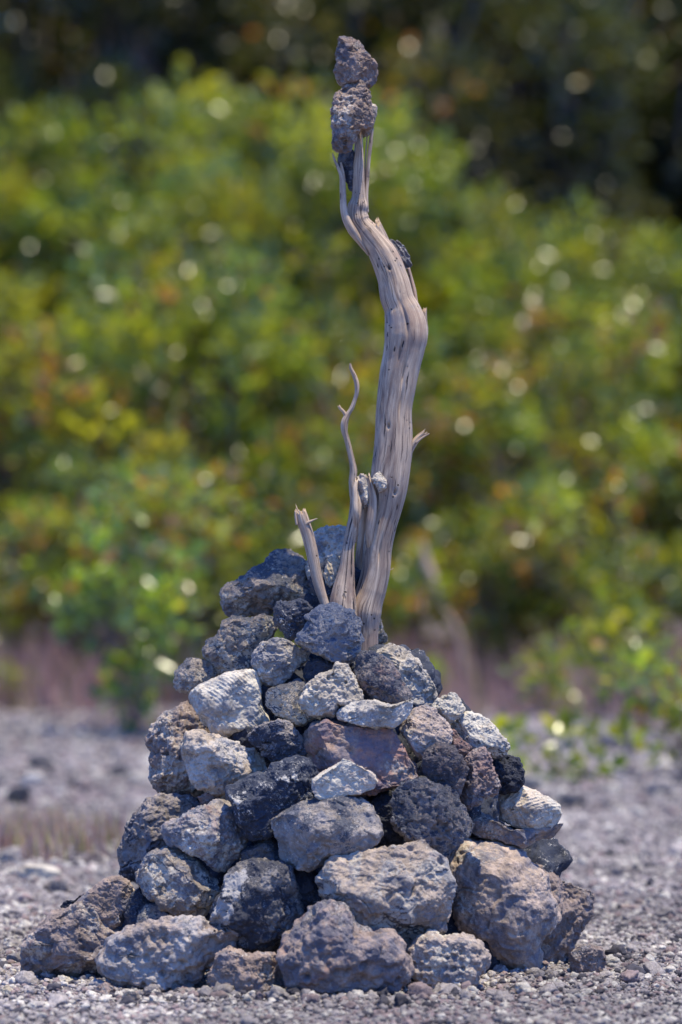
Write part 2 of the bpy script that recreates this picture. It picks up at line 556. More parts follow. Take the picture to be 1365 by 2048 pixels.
    S('flat pale slab lying across the cairn, below the dark mottled stone', 'A',
      [(778, 880), (800, 850), (850, 828), (900, 823), (960, 818), (1010, 838), (1060, 850), (1105, 835), (1131, 818), (1122, 870), (1092, 912), (1052, 942), (940, 942), (860, 922), (800, 907)],
      'blue', 'slab', thick=1.0, dy=-0.03, over=dict(base=(.36, .35, .335), crust=.2, blue=.4))
    S('rounded grey stone peeking out behind the driftwood, low on its right', 'A',
      [(930, 445), (985, 448), (993, 490), (1015, 530), (1012, 562), (960, 580), (925, 560), (915, 500)],
      'grey', 'rough', Y=0.06)
    S('tall grey stone behind the driftwood fork and the broken stick', 'A',
      [(648, 200), (660, 150), (678, 60), (700, 34), (750, 29), (800, 27), (830, 35), (840, 70), (845, 130), (850, 300), (800, 400), (720, 400), (680, 330), (655, 260)],
      'grey', 'lumpy', Y=0.03, thick=0.7, over=dict(base=(.29, .265, .24), crust=.2, topdark=-.4))
    S('small cream ribbed stone between the broken stick and the driftwood', 'A',
      [(727, 215), (740, 180), (775, 156), (802, 165), (806, 200), (795, 240), (778, 290), (752, 310), (733, 290), (725, 250)],
      'pale', 'ribbed', Y=-0.05, rib=(1.4, 900, 0.0008), over=dict(topdark=0))
    # ---- right flank
    S('tan triangular stone with a flat front, right of the pale slab', 'C',
      [(276, 330), (310, 300), (340, 273), (395, 247), (432, 268), (462, 310), (492, 340), (507, 375), (506, 412), (490, 450), (440, 460), (390, 500), (345, 470), (305, 410), (280, 360)],
      'mauve', 'facet', dy=0.01, over=dict(base=(.33, .285, .27), pale=(.42, .38, .35), crust=.1))
    S('small white stone full of tiny holes, perched on the right shoulder', 'C',
      [(416, 250), (445, 218), (480, 203), (515, 190), (532, 203), (552, 235), (572, 265), (557, 297), (522, 322), (490, 334), (465, 300), (430, 268)],
      'pale', 'pitted', dy=0.01, over=dict(base=(.46, .44, .41), crust=.2, topdark=0))
    S('stone with a sunlit cream top on the right shoulder, under the small white one', 'C',
      [(508, 340), (540, 308), (580, 290), (630, 296), (672, 318), (702, 358), (732, 398), (765, 430), (768, 475), (705, 492), (660, 482), (620, 460), (580, 440), (545, 405), (518, 375)],
      'pale', 'facet', dy=0.02, over=dict(base=(.40, .37, .33), crust=.3, blue=.4, topdark=-.6))
    S('dark brown pitted stone between the tan triangle and the reddish stone', 'C',
      [(376, 490), (400, 453), (440, 428), (480, 428), (520, 443), (552, 490), (584, 540), (578, 580), (563, 620), (547, 663), (510, 652), (475, 620), (430, 612), (400, 580), (388, 540)],
      'mauve', 'rough', dy=-0.02, over=dict(crust=.6, speck=.4))
    S('reddish-brown knobbly stone on the right flank', 'C',
      [(545, 510), (590, 473), (620, 448), (655, 440), (683, 470), (693, 520), (713, 560), (731, 620), (712, 652), (672, 672), (632, 704), (590, 722), (553, 708), (545, 660), (555, 610), (562, 560)],
      'red', 'pitted', dy=-0.01, over=dict(base=(.23, .185, .185), crust=.3, red=.4))
    S('black crusty stone behind the reddish stone on the right flank', 'C',
      [(665, 500), (700, 480), (735, 478), (772, 480), (813, 495), (837, 545), (842, 600), (805, 640), (745, 655), (700, 640), (670, 580)],
      'black', 'pitted', dy=0.06)
    S('cream fossil coral stone resting on the jutting flat slab at the right', 'C',
      [(723, 680), (738, 640), (782, 610), (830, 618), (892, 643), (952, 668), (1002, 703), (1013, 740), (993, 780), (962, 812), (930, 838), (880, 822), (830, 812), (780, 792), (738, 772), (731, 720)],
      'pale', 'ribbed', Y=-0.12, thick=0.95, rib=(-0.35, 900, 0.0004), over=dict(base=(.40, .365, .325), crust=.12))
    S('flat grey slab jutting out at the right, carrying the cream fossil coral', 'C',
      [(560, 760), (590, 735), (640, 745), (700, 775), (755, 812), (830, 830), (915, 832), (985, 788), (1017, 798), (1018, 832), (960, 852), (900, 862), (850, 887), (810, 897), (760, 882), (700, 862), (620, 850), (570, 810)],
      'mauve', 'slab', Y=-0.13, thick=1.1, over=dict(base=(.24, .21, .205), crust=.2, topdark=.6, blue=.5))
    S('dark coral stone with a honeycombed top in the middle of the right half', 'C',
      [(230, 700), (243, 650), (278, 608), (330, 588), (380, 583), (420, 603), (480, 618), (532, 643), (548, 690), (578, 730), (603, 790), (592, 822), (545, 845), (515, 885), (497, 933), (465, 952), (425, 910), (385, 880), (345, 862), (298, 852), (258, 802), (233, 760)],
      'dark', 'pitted', dy=0.0, over=dict(base=(.19, .175, .18), crust=.5, topdark=.7, speck=.35))
    # ---- middle
    S('long reddish slab with blue-grey patches across the centre of the cairn', 'B',
      [(873, 210), (900, 158), (960, 138), (1060, 160), (1150, 165), (1250, 165), (1292, 230), (1322, 290), (1367, 340), (1375, 400), (1310, 440), (1230, 450), (1180, 470), (1050, 480), (950, 440), (890, 370), (868, 280)],
      'red', 'slab', dy=0.035, thick=0.7, over=dict(blue=.6, red=.7))
    S('small wedge of cream stone tucked below the reddish slab', 'B',
      [(896, 470), (908, 410), (960, 368), (1010, 343), (1040, 309), (1070, 315), (1122, 348), (1172, 378), (1198, 420), (1182, 452), (1120, 472), (1060, 478), (1000, 494), (935, 498)],
      'pale', 'ribbed', dy=-0.045, thick=0.85, rib=(0.15, 420, 0.0006), over=dict(base=(.41, .365, .325), crust=.08))
    S('black stone with a white splash on its upper right', 'B',
      [(510, 450), (550, 428), (600, 398), (680, 383), (720, 343), (790, 318), (850, 303), (902, 323), (928, 370), (905, 420), (892, 490), (850, 532), (790, 562), (740, 592), (722, 650), (690, 678), (640, 683), (600, 663), (562, 600), (538, 520)],
      'dark', 'facet', dy=-0.02, over=dict(base=(.09, .09, .105), crust=.78, speck=.8, splash=((.047, .042, .014), (-.078, .010, .010))))
    S('large oval stone flecked with white, in the centre under the cream wedge', 'B',
      [(710, 650), (730, 608), (790, 568), (860, 518), (940, 498), (1010, 488), (1080, 478), (1132, 488), (1172, 528), (1213, 590), (1218, 640), (1203, 692), (1162, 732), (1080, 748), (1000, 753), (960, 793), (900, 822), (850, 817), (780, 773), (738, 722), (713, 682)],
      'dark', 'smooth', dy=-0.02, thick=0.9, over=dict(base=(.235, .22, .22), crust=.48, speck=.7))
    S('dark grey flat-topped stone under the ribbed coral', 'B',
      [(605, 215), (640, 172), (700, 148), (740, 133), (800, 148), (852, 180), (873, 220), (881, 280), (862, 315), (780, 330), (730, 345), (690, 312), (645, 260)],
      'dark', 'facet', dy=0.02, over=dict(base=(.21, .20, .21), crust=.6, topdark=-.3, speck=.35))
    S('cream stone with a rounded left end under the ribbed coral', 'B',
      [(310, 250), (323, 200), (360, 178), (410, 203), (480, 223), (540, 243), (580, 268), (640, 278), (678, 308), (684, 350), (655, 385), (595, 405), (545, 430), (518, 455), (512, 495), (480, 515), (440, 485), (388, 452), (348, 412), (328, 350), (313, 290)],
      'pale', 'rough', dy=-0.02, over=dict(base=(.38, .335, .29), pale=(.50, .45, .39), crust=.2, blue=.3))
    S('porous spongy grey-mauve stone on the left edge of the cairn', 'B',
      [(146, 220), (168, 170), (218, 118), (268, 98), (300, 63), (345, 53), (390, 100), (440, 200), (470, 300), (470, 400), (420, 470), (370, 480), (310, 473), (240, 478), (198, 452), (153, 410), (163, 330), (153, 270)],
      'mauve', 'pitted', dy=0.05, thick=0.8, over=dict(crust=.15))
    S('dark rough stone below the porous one on the left edge', 'B',
      [(22, 700), (33, 640), (58, 588), (108, 538), (148, 498), (200, 478), (270, 475), (345, 478), (400, 515), (430, 580), (380, 680), (300, 740), (200, 760), (140, 790), (110, 850), (80, 880), (48, 852), (22, 800), (27, 750)],
      'dark', 'rough', dy=0.06, thick=0.8, over=dict(base=(.20, .185, .19), crust=.5, topdark=-.3, speck=.3))
    S('angular stone with a reddish lower edge left of the black stone', 'B',
      [(212, 650), (258, 618), (328, 578), (400, 538), (470, 518), (527, 512), (548, 560), (578, 620), (593, 680), (573, 742), (542, 785), (500, 828), (450, 806), (418, 775), (368, 743), (298, 713), (232, 708)],
      'blue', 'facet', dy=-0.01, thick=0.8, over=dict(base=(.25, .235, .24), red=.4, crust=.25))
    S('dark stone half hidden under the angular stone and the oval one', 'B',
      [(570, 700), (620, 675), (720, 680), (780, 740), (810, 800), (760, 850), (640, 840), (575, 790)],
      'dark', 'smooth', dy=0.06, over=dict(crust=.5, speck=.2))
    S('rounded rough grey stone, second up from the ground on the left', 'B',
      [(97, 830), (128, 770), (163, 733), (240, 720), (312, 733), (372, 763), (432, 828), (468, 880), (478, 930), (455, 990), (402, 1024), (330, 1034), (260, 1034), (208, 1002), (178, 952), (138, 920), (108, 880)],
      'grey', 'rough', dy=-0.02, thick=0.9, over=dict(crust=.3, speck=.5))
    # ---- bottom
    S('big near-black stone with a pale upper left edge, low in the centre', 'D',
      [(900, 500), (928, 420), (958, 350), (983, 288), (998, 218), (1028, 175), (1080, 198), (1150, 213), (1242, 212), (1278, 240), (1294, 300), (1315, 370), (1328, 430), (1300, 520), (1260, 590), (1200, 625), (1140, 630), (1080, 620), (1020, 560), (950, 525)],
      'black', 'facet', dy=0.01, thick=0.8, over=dict(base=(.17, .165, .17), pale=(.36, .345, .335), crust=.62, speck=.5, splash=((-.055, .065, .022), (-.085, .0, .02))))
    S('craggy grey-mauve stone at the far left foot of the cairn', 'D',
      [(52, 600), (68, 560), (98, 500), (168, 448), (228, 408), (298, 378), (355, 350), (400, 400), (430, 450), (475, 478), (532, 498), (543, 525), (482, 565), (442, 615), (402, 655), (350, 675), (290, 705), (230, 720), (180, 738), (118, 712), (66, 680)],
      'mauve', 'rough', ground=True, thick=0.85, over=dict(base=(.21, .18, .18), crust=.22))
    S('rounded brown-grey stone resting on the craggy stone at the far left', 'D',
      [(296, 385), (328, 348), (378, 308), (440, 268), (500, 256), (547, 273), (568, 320), (548, 372), (522, 425), (510, 485), (470, 500), (415, 480), (380, 445), (360, 405)],
      'mauve', 'smooth', Y=-0.26, over=dict(crust=.3))
    S('narrow dark stone standing between the round grey stones at the left', 'D',
      [(515, 440), (538, 378), (568, 328), (602, 300), (650, 330), (690, 390), (650, 430), (600, 470), (562, 515), (525, 500)],
      'dark', 'facet', Y=-0.27, over=dict(base=(.13, .125, .14), speck=.3))
    S('small grey wedge of stone above the pale craggy stone at the front left', 'D',
      [(560, 510), (588, 440), (623, 388), (660, 380), (702, 408), (735, 445), (700, 500), (640, 530), (590, 540)],
      'grey', 'facet', Y=-0.34)
    S('large pale craggy stone full of hollows at the front left', 'D',
      [(403, 650), (428, 608), (453, 558), (520, 518), (570, 488), (640, 458), (740, 438), (820, 448), (882, 448), (914, 488), (962, 498), (1012, 498), (1038, 540), (1030, 592), (970, 608), (945, 645), (875, 685), (863, 735), (802, 775), (730, 785), (650, 775), (600, 755), (540, 745), (470, 735), (428, 702)],
      'grey', 'lumpy', ground=True, thick=0.75, over=dict(base=(.285, .25, .24), pale=(.40, .36, .33), crust=.15, blue=.4))
    S('small brown stone with a notched top at the front of the cairn', 'D',
      [(903, 740), (908, 680), (943, 618), (1000, 585), (1042, 598), (1080, 618), (1140, 608), (1212, 612), (1238, 660), (1249, 710), (1239, 772), (1202, 803), (1130, 803), (1080, 795), (1000, 795), (940, 785)],
      'red', 'rough', ground=True, thick=0.8, over=dict(base=(.27, .22, .205), red=.35, crust=.15))
    S('large two-humped stone with faint reddish stains at the front centre', 'E',
      [(46, 530), (58, 440), (98, 388), (135, 332), (200, 327), (250, 317), (302, 348), (328, 400), (345, 440), (385, 437), (430, 448), (490, 447), (515, 490), (543, 540), (548, 590), (523, 642), (480, 664), (400, 685), (300, 678), (200, 695), (120, 685), (72, 642)],
      'red', 'lumpy', ground=True, thick=0.75, over=dict(base=(.24, .20, .195), blue=.6, red=.35, crust=.3))
    S('low pale nodular stone at the front, right of the two-humped one', 'E',
      [(534, 560), (543, 500), (578, 458), (620, 437), (660, 456), (720, 446), (780, 457), (832, 488), (853, 530), (845, 570), (815, 600), (812, 642), (762, 674), (680, 675), (600, 645), (555, 605)],
      'grey', 'lumpy', ground=True, thick=0.8, over=dict(base=(.30, .265, .25), crust=.15))
    S('broad tan boulder with a ragged bumpy face, centre right', 'E',
      [(172, 215), (213, 168), (268, 136), (340, 121), (450, 121), (530, 97), (580, 68), (622, 108), (663, 158), (684, 220), (689, 290), (697, 360), (709, 430), (692, 460), (640, 470), (580, 490), (500, 500), (430, 470), (380, 450), (320, 400), (280, 350), (200, 290)],
      'pale', 'rough', dy=-0.0, thick=0.7, over=dict(base=(.31, .27, .245), pale=(.40, .36, .31), crust=.3, blue=.4, topdark=-.6, red=.2))
    S('biggest boulder, tan with blue-grey stains, at the lower right', 'E',
      [(687, 190), (703, 108), (738, 67), (775, 55), (830, 77), (900, 87), (962, 107), (1003, 148), (1053, 198), (1088, 258), (1118, 320), (1123, 390), (1094, 432), (1065, 462), (1055, 532), (1050, 594), (1000, 606), (930, 590), (860, 560), (830, 520), (790, 485), (755, 450), (718, 410), (697, 350), (687, 270)],
      'red', 'smooth', ground=True, thick=0.8, over=dict(base=(.345, .29, .265), pale=(.48, .43, .37), red=.12, blue=.50, crust=.06, topdark=0), bump=1.4, cuts=0)
    S('dark craggy stone behind the biggest boulder at the right foot', 'E',
      [(950, 180), (1000, 160), (1060, 183), (1103, 213), (1133, 258), (1192, 252), (1243, 268), (1268, 330), (1263, 392), (1222, 432), (1192, 472), (1182, 512), (1132, 564), (1080, 585), (1000, 585), (950, 450), (930, 300)],
      'mauve', 'rough', Y=-0.03, thick=0.6, over=dict(crust=.4))
    S('small round brown stone on the gravel at the right foot of the cairn', 'E',
      [(1165, 560), (1177, 520), (1218, 493), (1260, 485), (1303, 508), (1313, 550), (1295, 602), (1220, 610), (1178, 595)],
      'mauve', 'rough', ground=True, group='loose stones on the gravel', name='loose_stone')
    S('small dark red fragment under the small white stone on the right shoulder', 'C',
      [(498, 380), (518, 358), (545, 395), (600, 440), (590, 480), (540, 475), (505, 440)],
      'red', 'rough', dy=0.04, over=dict(base=(.13, .10, .10)))
    S('dark stone in the gap beneath the ribbed coral', 'B',
      [(500, 200), (560, 160), (650, 170), (680, 250), (650, 300), (580, 290), (520, 250)],
      'black', 'rough', dy=0.06)
    S('flake of reddish stone pinned under the cream stone on the left', 'B',
      [(375, 482), (420, 468), (475, 485), (490, 510), (465, 530), (410, 528)],
      'red', 'rough', dy=0.02, over=dict(base=(.20, .16, .15)))
    S('dark stone in the gap beside the cream-bottomed stone', 'A',
      [(425, 770), (450, 745), (500, 745), (530, 790), (520, 860), (490, 890), (450, 860)],
      'dark', 'rough', dy=0.06, over=dict(speck=.3))
    S('dark stone in the gap between the near-black stone and the tan boulder', 'E',
      [(60, 210), (110, 180), (190, 195), (230, 250), (210, 330), (150, 370), (90, 360), (60, 290)],
      'black', 'facet', dy=0.06, over=dict(base=(.12, .11, .11)))
    S('dark stone in the deep gap left of the honeycombed stone', 'C',
      [(140, 700), (180, 660), (260, 670), (290, 760), (290, 880), (220, 900), (160, 850)],
      'black', 'rough', dy=0.09)
    S('small crumb of black stone behind the far left foot of the cairn', 'D',
      [(233, 397), (258, 370), (298, 368), (328, 342), (340, 368), (320, 400), (290, 415), (250, 417)],
      'black', 'rough', Y=-0.12)
    # ---- stones carried by the driftwood
    g = 'stones wedged in the driftwood'
    S('pointed brown-grey stone balanced at the very top of the driftwood', 'T',
      [(378, 311), (388, 258), (394, 221), (390, 168), (410, 126), (452, 100), (491, 118), (543, 163), (596, 219), (648, 275), (670, 332), (664, 409), (638, 430), (617, 483), (578, 465), (546, 426), (499, 430), (457, 436), (426, 429), (392, 396), (379, 348)],
      'mauve', 'rough', Y=-0.06, thick=0.75, group=g, name='perched_stone', over=dict(base=(.22, .168, .145), pale=(.46, .39, .32), crust=.38, pf=.45))
    S('tall worm-textured grey stone gripped by the split tip of the driftwood', 'T',
      [(348, 660), (363, 590), (383, 510), (428, 450), (480, 416), (540, 403), (582, 438), (607, 480), (613, 540), (624, 600), (640, 680), (628, 730), (590, 750), (560, 745), (520, 795), (492, 853), (460, 893), (410, 908), (358, 897), (349, 860), (365, 790), (353, 720)],
      'mauve', 'pitted', Y=-0.085, thick=0.6, group=g, name='perched_stone', over=dict(base=(.22, .175, .155), pale=(.44, .38, .32), crust=.25, speck=.5, pf=.45))
    S('narrow pale coral chip clinging to the right side of the worm-textured stone', 'T',
      [(600, 600), (622, 568), (648, 569), (663, 600), (658, 655), (642, 722), (602, 795), (572, 805), (562, 750), (585, 690)],
      'pale', 'lumpy', Y=-0.045, thick=0.7, group=g, name='perched_stone', over=dict(base=(.29, .26, .24)))
    S('small black stone stuck inside the split tip of the driftwood', 'T',
      [(396, 920), (440, 900), (500, 885), (510, 960), (510, 1060), (500, 1170), (470, 1140), (438, 1065), (402, 990)],
      'black', 'rough', Y=-0.045, thick=0.7, group=g, name='perched_stone', over=dict(base=(.12, .12, .13), crust=.6))
    S('thin ribbed shell-like chip lodged behind the bend of the driftwood', 'T',
      [(720, 1500), (760, 1500), (802, 1508), (853, 1538), (884, 1590), (905, 1650), (872, 1703), (838, 1695), (800, 1640), (740, 1560)],
      'dark', 'ribbed', Y=-0.0, thick=0.5, group=g, name='perched_stone', rib=(0.9, 900, 0.001), over=dict(crust=.4))
    S('ribbed grey coral piece stuck upright in the driftwood fork', 'W',
      [(493, 1020), (520, 986), (547, 998), (566, 1040), (570, 1100), (552, 1165), (522, 1200), (506, 1150), (496, 1090)],
      'pale', 'ribbed', Y=-0.075, thick=0.8, group=g, name='perched_stone', rib=(1.35, 1000, 0.0011), over=dict(base=(.34, .32, .30), topdark=0))
    S('tiny pale stone in the crook between fork and main stem', 'W',
      [(577, 1020), (600, 988), (632, 979), (658, 1010), (668, 1050), (652, 1084), (620, 1094), (603, 1050)],
      'pale', 'rough', Y=-0.085, thick=0.8, group=g, name='perched_stone', over=dict(base=(.36, .34, .31), topdark=0))
    # ---- hidden core and far side of the pile, so that it is a pile from any side
    rs = np.random.default_rng(5)
    mats = [stone_material(seed=200 + k, **PAL[p]) for k, p in enumerate(('dark', 'black', 'dark'))]  # dark colour stands in for the shade in gaps between the front stones
    meshes = []
    for k in range(6):
        a = np.linspace(0, 2 * math.pi, 14)[:-1]
        rr = 0.095 * (1 + 0.2 * rs.uniform(-1, 1, 13))
        out = [(r * math.cos(t) * 1.15, r * math.sin(t) * 0.85) for r, t in zip(rr, a)]
        p, f, _ = shape_stone(out, 0.09, ('rough', 'facet', 'pitted')[k % 3], 900 + k, 5)
        meshes.append(make_mesh('cairn_stone', p, f, (mats[k % 3],)))
    n = 0
    for z in (0.07, 0.19, 0.31, 0.43, 0.55, 0.66, 0.76):
        R = float(np.interp(1024 + (EYE - z) * 1000, PROFILE_Y, PROFILE_R)) - 0.16
        rings = [(max(R, 0.02), 'back')] + ([(R * 0.55, 'core')] if R > 0.12 else []) + ([(0.0, 'core')] if R > 0.3 else [])
        for r, w in rings:
            cnt = max(1, int(round(2 * math.pi * r / 0.165)))
            for q in range(cnt):
                t = 2 * math.pi * (q + 0.5 * (n % 2)) / cnt
                x, y = 0.015 + r * math.cos(t), 0.02 + r * math.sin(t)
                front = y < -0.02
                if w == 'back' and front:
                    x, y = x * 0.80, y * 0.62
                o = link('cairn_stone', meshes[n % 6], None, (x, y, z + rs.uniform(-.015, .015)))
                o.rotation_euler = rs.uniform(-math.pi, math.pi, 3)
                s = rs.uniform(.8, 1.05) * (1.0 if z < 0.6 else 0.72)
                o.scale = (s, s, s)
                if y > 0.03 and w == 'back':
                    tag(o, 'weathered stone on the far side of the cairn, turned away from the camera', 'stone', 'stones on the far side of the cairn')
                else:
                    tag(o, 'shaded stone deep inside the cairn, seen only through gaps between the front stones', 'stone', 'stones deep inside the cairn')
                n += 1


# ------------------------------------------------------------------ driftwood
def wood_material():
    N = Nodes('weathered_driftwood')
    uv = N.node('ShaderNodeUVMap', uv_map='along')
    tc = N.node('ShaderNodeTexCoord')
    v0 = tc.outputs['Object']

    def stretched(sx, sy):
        m = N.node('ShaderNodeMapping')
        N.l.new(uv.outputs[0], m.inputs[0])
        m.inputs['Scale'].default_value = (sx, sy, 1)
        return m.outputs[0]
    streak = N.noise(stretched(75, 4.0), 1.0, 9, 0.76, dist=1.6)
    fibre = N.noise(stretched(420, 9), 1.0, 4, 0.65)
    crack = N.noise(stretched(210, 9.0), 1.0, 4, 0.6, dist=0.8)
    blot = N.noise(v0, 9, 5, 0.6)
    c = N.mix(N.ramp(streak, 0.33, 0.67), (0.22, 0.15, 0.11), (0.64, 0.50, 0.355))
    c = N.mix(N.math('MULTIPLY', N.ramp(blot, 0.48, 0.66), 0.65), c, (0.27, 0.175, 0.13))
    c = N.mix(N.math('MULTIPLY', N.ramp(N.noise(v0, 17, 5, 0.65), 0.54, 0.70), 0.5), c, (0.20, 0.20, 0.215))
    c = N.mix(N.math('MULTIPLY', N.ramp(fibre, 0.3, 0.72), 0.5), c, N.mix(1.0, c, (0.66, 0.63, 0.62), 'MULTIPLY'))
    # narrow dark checks that run with the grain, only in some areas
    wob = N.node('ShaderNodeVectorMath', operation='ADD')
    nz = N.node('ShaderNodeTexNoise')
    N.l.new(uv.outputs[0], nz.inputs['Vector'])
    nz.inputs['Scale'].default_value = 60
    sc = N.node('ShaderNodeVectorMath', operation='SCALE')
    N.l.new(nz.outputs['Color'], sc.inputs[0])
    sc.inputs['Scale'].default_value = 0.005
    N.l.new(uv.outputs[0], wob.inputs[0])
    N.l.new(sc.outputs[0], wob.inputs[1])

    def dashes(sx, sy, r, lo, seedscale):
        m = N.node('ShaderNodeMapping')
        N.l.new(wob.outputs[0], m.inputs[0])
        m.inputs['Scale'].default_value = (sx, sy, 1)
        d = N.ramp(N.voronoi(m.outputs[0], 1.0, dims='2D'), r, r * 0.6)
        return N.math('MULTIPLY', d, N.ramp(N.noise(stretched(seedscale, seedscale * .45), 1.0, 2, 0.5), lo, lo + 0.05))
    area = N.ramp(N.noise(stretched(22, 3.0), 1.0, 3, 0.5), 0.47, 0.62)
    cm = N.math('MULTIPLY', N.ramp(crack, 0.57, 0.61), area)
    cm = N.math('MAXIMUM', cm, dashes(100, 5.0, 0.14, 0.53, 16))
    cm = N.math('MAXIMUM', cm, dashes(60, 11, 0.10, 0.56, 27))
    cm = N.math('MAXIMUM', cm, N.math('MULTIPLY', dashes(170, 3.0, 0.10, 0.44, 12), 0.8))
    c = N.mix(cm, c, (0.035, 0.027, 0.027))
    # worm holes
    ho = N.voronoi(stretched(46, 38), 1.0, dims='2D')
    hm = N.ramp(ho, 0.085, 0.05)
    hm2 = N.math('MULTIPLY', hm, N.ramp(N.noise(v0, 17, 2, 0.5), 0.57, 0.60))
    c = N.mix(hm2, c, (0.022, 0.018, 0.018))
    N.put(N.bsdf.inputs['Base Color'], c)
    N.bsdf.inputs['Roughness'].default_value = 0.75
    N.bsdf.inputs['Specular IOR Level'].default_value = 0.3
    b = N.bump(streak, 0.22, 0.004)
    b = N.bump(fibre, 0.45, 0.0018, b)
    b = N.bump(N.math('SUBTRACT', 1.0, cm), 0.7, 0.004, b)
    b = N.bump(N.math('SUBTRACT', 1.0, hm2), 0.7, 0.004, b)
    N.l.new(b, N.bsdf.inputs['Normal'])
    return N.m


def limb(name, stations, mat, parent, seed, nang=72, step=0.0022, groove=0.007, jag=(0.0, 0.0), flat=1.0, horizontal=True, dents=()):
    """stations: photo x, photo y, width in photo px, depth Y -> one tapered grained limb."""
    P, W = [], []
    for x, y, w, Y in stations:
        X, Z = world_xz(x, y, Y)
        P.append((X, Y, Z))
        W.append(w / 2000 * (DIST + Y) / DIST)
    P, W = np.array(P), np.array(W)
    seg = np.linalg.norm(np.diff(P, axis=0), axis=1)
    s = np.concatenate(([0], np.cumsum(seg)))
    n = max(8, int(s[-1] / step))
    t = np.linspace(0, s[-1], n)

    def spline(vals):      # Catmull-Rom over arc length
        m = np.gradient(vals, s)
        i = np.clip(np.searchsorted(s, t, side='right') - 1, 0, len(s) - 2)
        h = s[i + 1] - s[i]
        u = (t - s[i]) / h
        return ((2 * u ** 3 - 3 * u ** 2 + 1) * vals[i] + (u ** 3 - 2 * u ** 2 + u) * h * m[i]
                + (-2 * u ** 3 + 3 * u ** 2) * vals[i + 1] + (u ** 3 - u ** 2) * h * m[i + 1])
    C = np.stack([spline(P[:, k]) for k in range(3)], 1)
    R = np.maximum(spline(W), 0.0008)
    tan = np.gradient(C, axis=0)
    tan /= np.linalg.norm(tan, axis=1)[:, None]
    if horizontal:
        R = R * np.clip(np.abs(tan[:, 2]), 0.55, 1)
    side = np.cross(np.tile((0, 1.0, 0), (n, 1)), tan)
    side /= np.linalg.norm(side, axis=1)[:, None]
    back = np.cross(tan, side)
    a = np.linspace(0, 2 * math.pi, nang, endpoint=False)
    ca, sa = np.cos(a), np.sin(a)
    A, Sg = np.meshgrid(a, t)
    rr = np.repeat(R[:, None], nang, 1)
    o = np.array((seed * 3.1, seed * 1.7, seed * 0.9))
    ring = np.stack((np.cos(A + Sg * 0.8).ravel(), np.sin(A + Sg * 0.8).ravel(), Sg.ravel()), 1)
    big = fbm(ring * np.array((1.1, 1.1, 5)) + o, 3, 0.5, seed).reshape(n, nang)
    mid = ridged(ring * np.array((2.6, 2.6, 9)) + o + 0.5 * big.ravel()[:, None], 4, 0.6, seed + 3).reshape(n, nang) - 0.5
    fine = fbm(ring * np.array((11, 11, 9)) + o, 3, 0.6, seed + 6).reshape(n, nang)
    rr = rr * (1 + 0.06 * big + groove * mid + groove * 0.5 * fine)
    for (ds, da, ls, la, dep) in dents:                  # real hollows: place along, angle, lengths, depth
        q = np.exp(-(((t - ds) / ls) ** 2)[:, None] - ((np.angle(np.exp(1j * (a - da))) / la) ** 2)[None, :])
        rr = rr - dep * q
    pos = C[:, None, :] + rr[:, :, None] * (ca[None, :, None] * side[:, None, :] + flat * sa[None, :, None] * back[:, None, :])
    for end, jg in ((0, jag[0]), (1, jag[1])):           # splintered ends
        if jg <= 0:
            continue
        m = min(n - 2, int(0.045 / step))
        z = np.stack((ca * 3.0, sa * 3.0, np.full(nang, seed * 1.3)), 1)
        prof = jg * (perlin(z * 1.0, seed + 40) * 1.3 + 0.8 * perlin(z * 2.7, seed + 41))
        w = np.zeros(n)
        if end:
            w[n - m:] = np.linspace(0, 1, m) ** 2
        else:
            w[:m] = np.linspace(1, 0, m) ** 2
        sgn = 1 if end else -1
        pos = pos + sgn * w[:, None, None] * prof[None, :, None] * tan[:, None, :]
    v = pos.reshape(-1, 3)
    e0 = C[0] + tan[0] * 0.004 if jag[0] else C[0]
    e1 = C[-1] - tan[-1] * min(0.012, R[-1]) if jag[1] else C[-1] + tan[-1] * R[-1] * 0.4
    v = np.concatenate((v, [e0, e1]))
    i = np.arange(n - 1)[:, None] * nang
    j = np.arange(nang)[None, :]
    jn = (j + 1) % nang
    q = np.stack((i + j, i + jn, i + nang + jn, i + nang + j), -1).reshape(-1, 4)
    tri = np.concatenate((q[:, [0, 1, 2]], q[:, [0, 2, 3]]))
    k0, k1 = n * nang, n * nang + 1
    jj = np.arange(nang)
    cap0 = np.stack((np.full(nang, k0), (jj + 1) % nang, jj), 1)
    cap1 = np.stack((np.full(nang, k1), (n - 1) * nang + jj, (n - 1) * nang + (jj + 1) % nang), 1)
    f = np.concatenate((tri, cap0, cap1))
    rm = float(R.mean())
    # u wraps round and back so that the seam closes; v runs along the limb
    uu = np.abs((a % (2 * math.pi)) - math.pi) * rm + seed * 0.37
    vu = np.stack((np.tile(uu, n), np.repeat(t, nang)), 1)
    vu = np.concatenate((vu, [(uu[0], -0.01), (uu[0], t[-1] + 0.01)]))
    me = make_mesh(name, v, f, (mat,), uv=vu[f.ravel()])
    return link(name, me, parent)


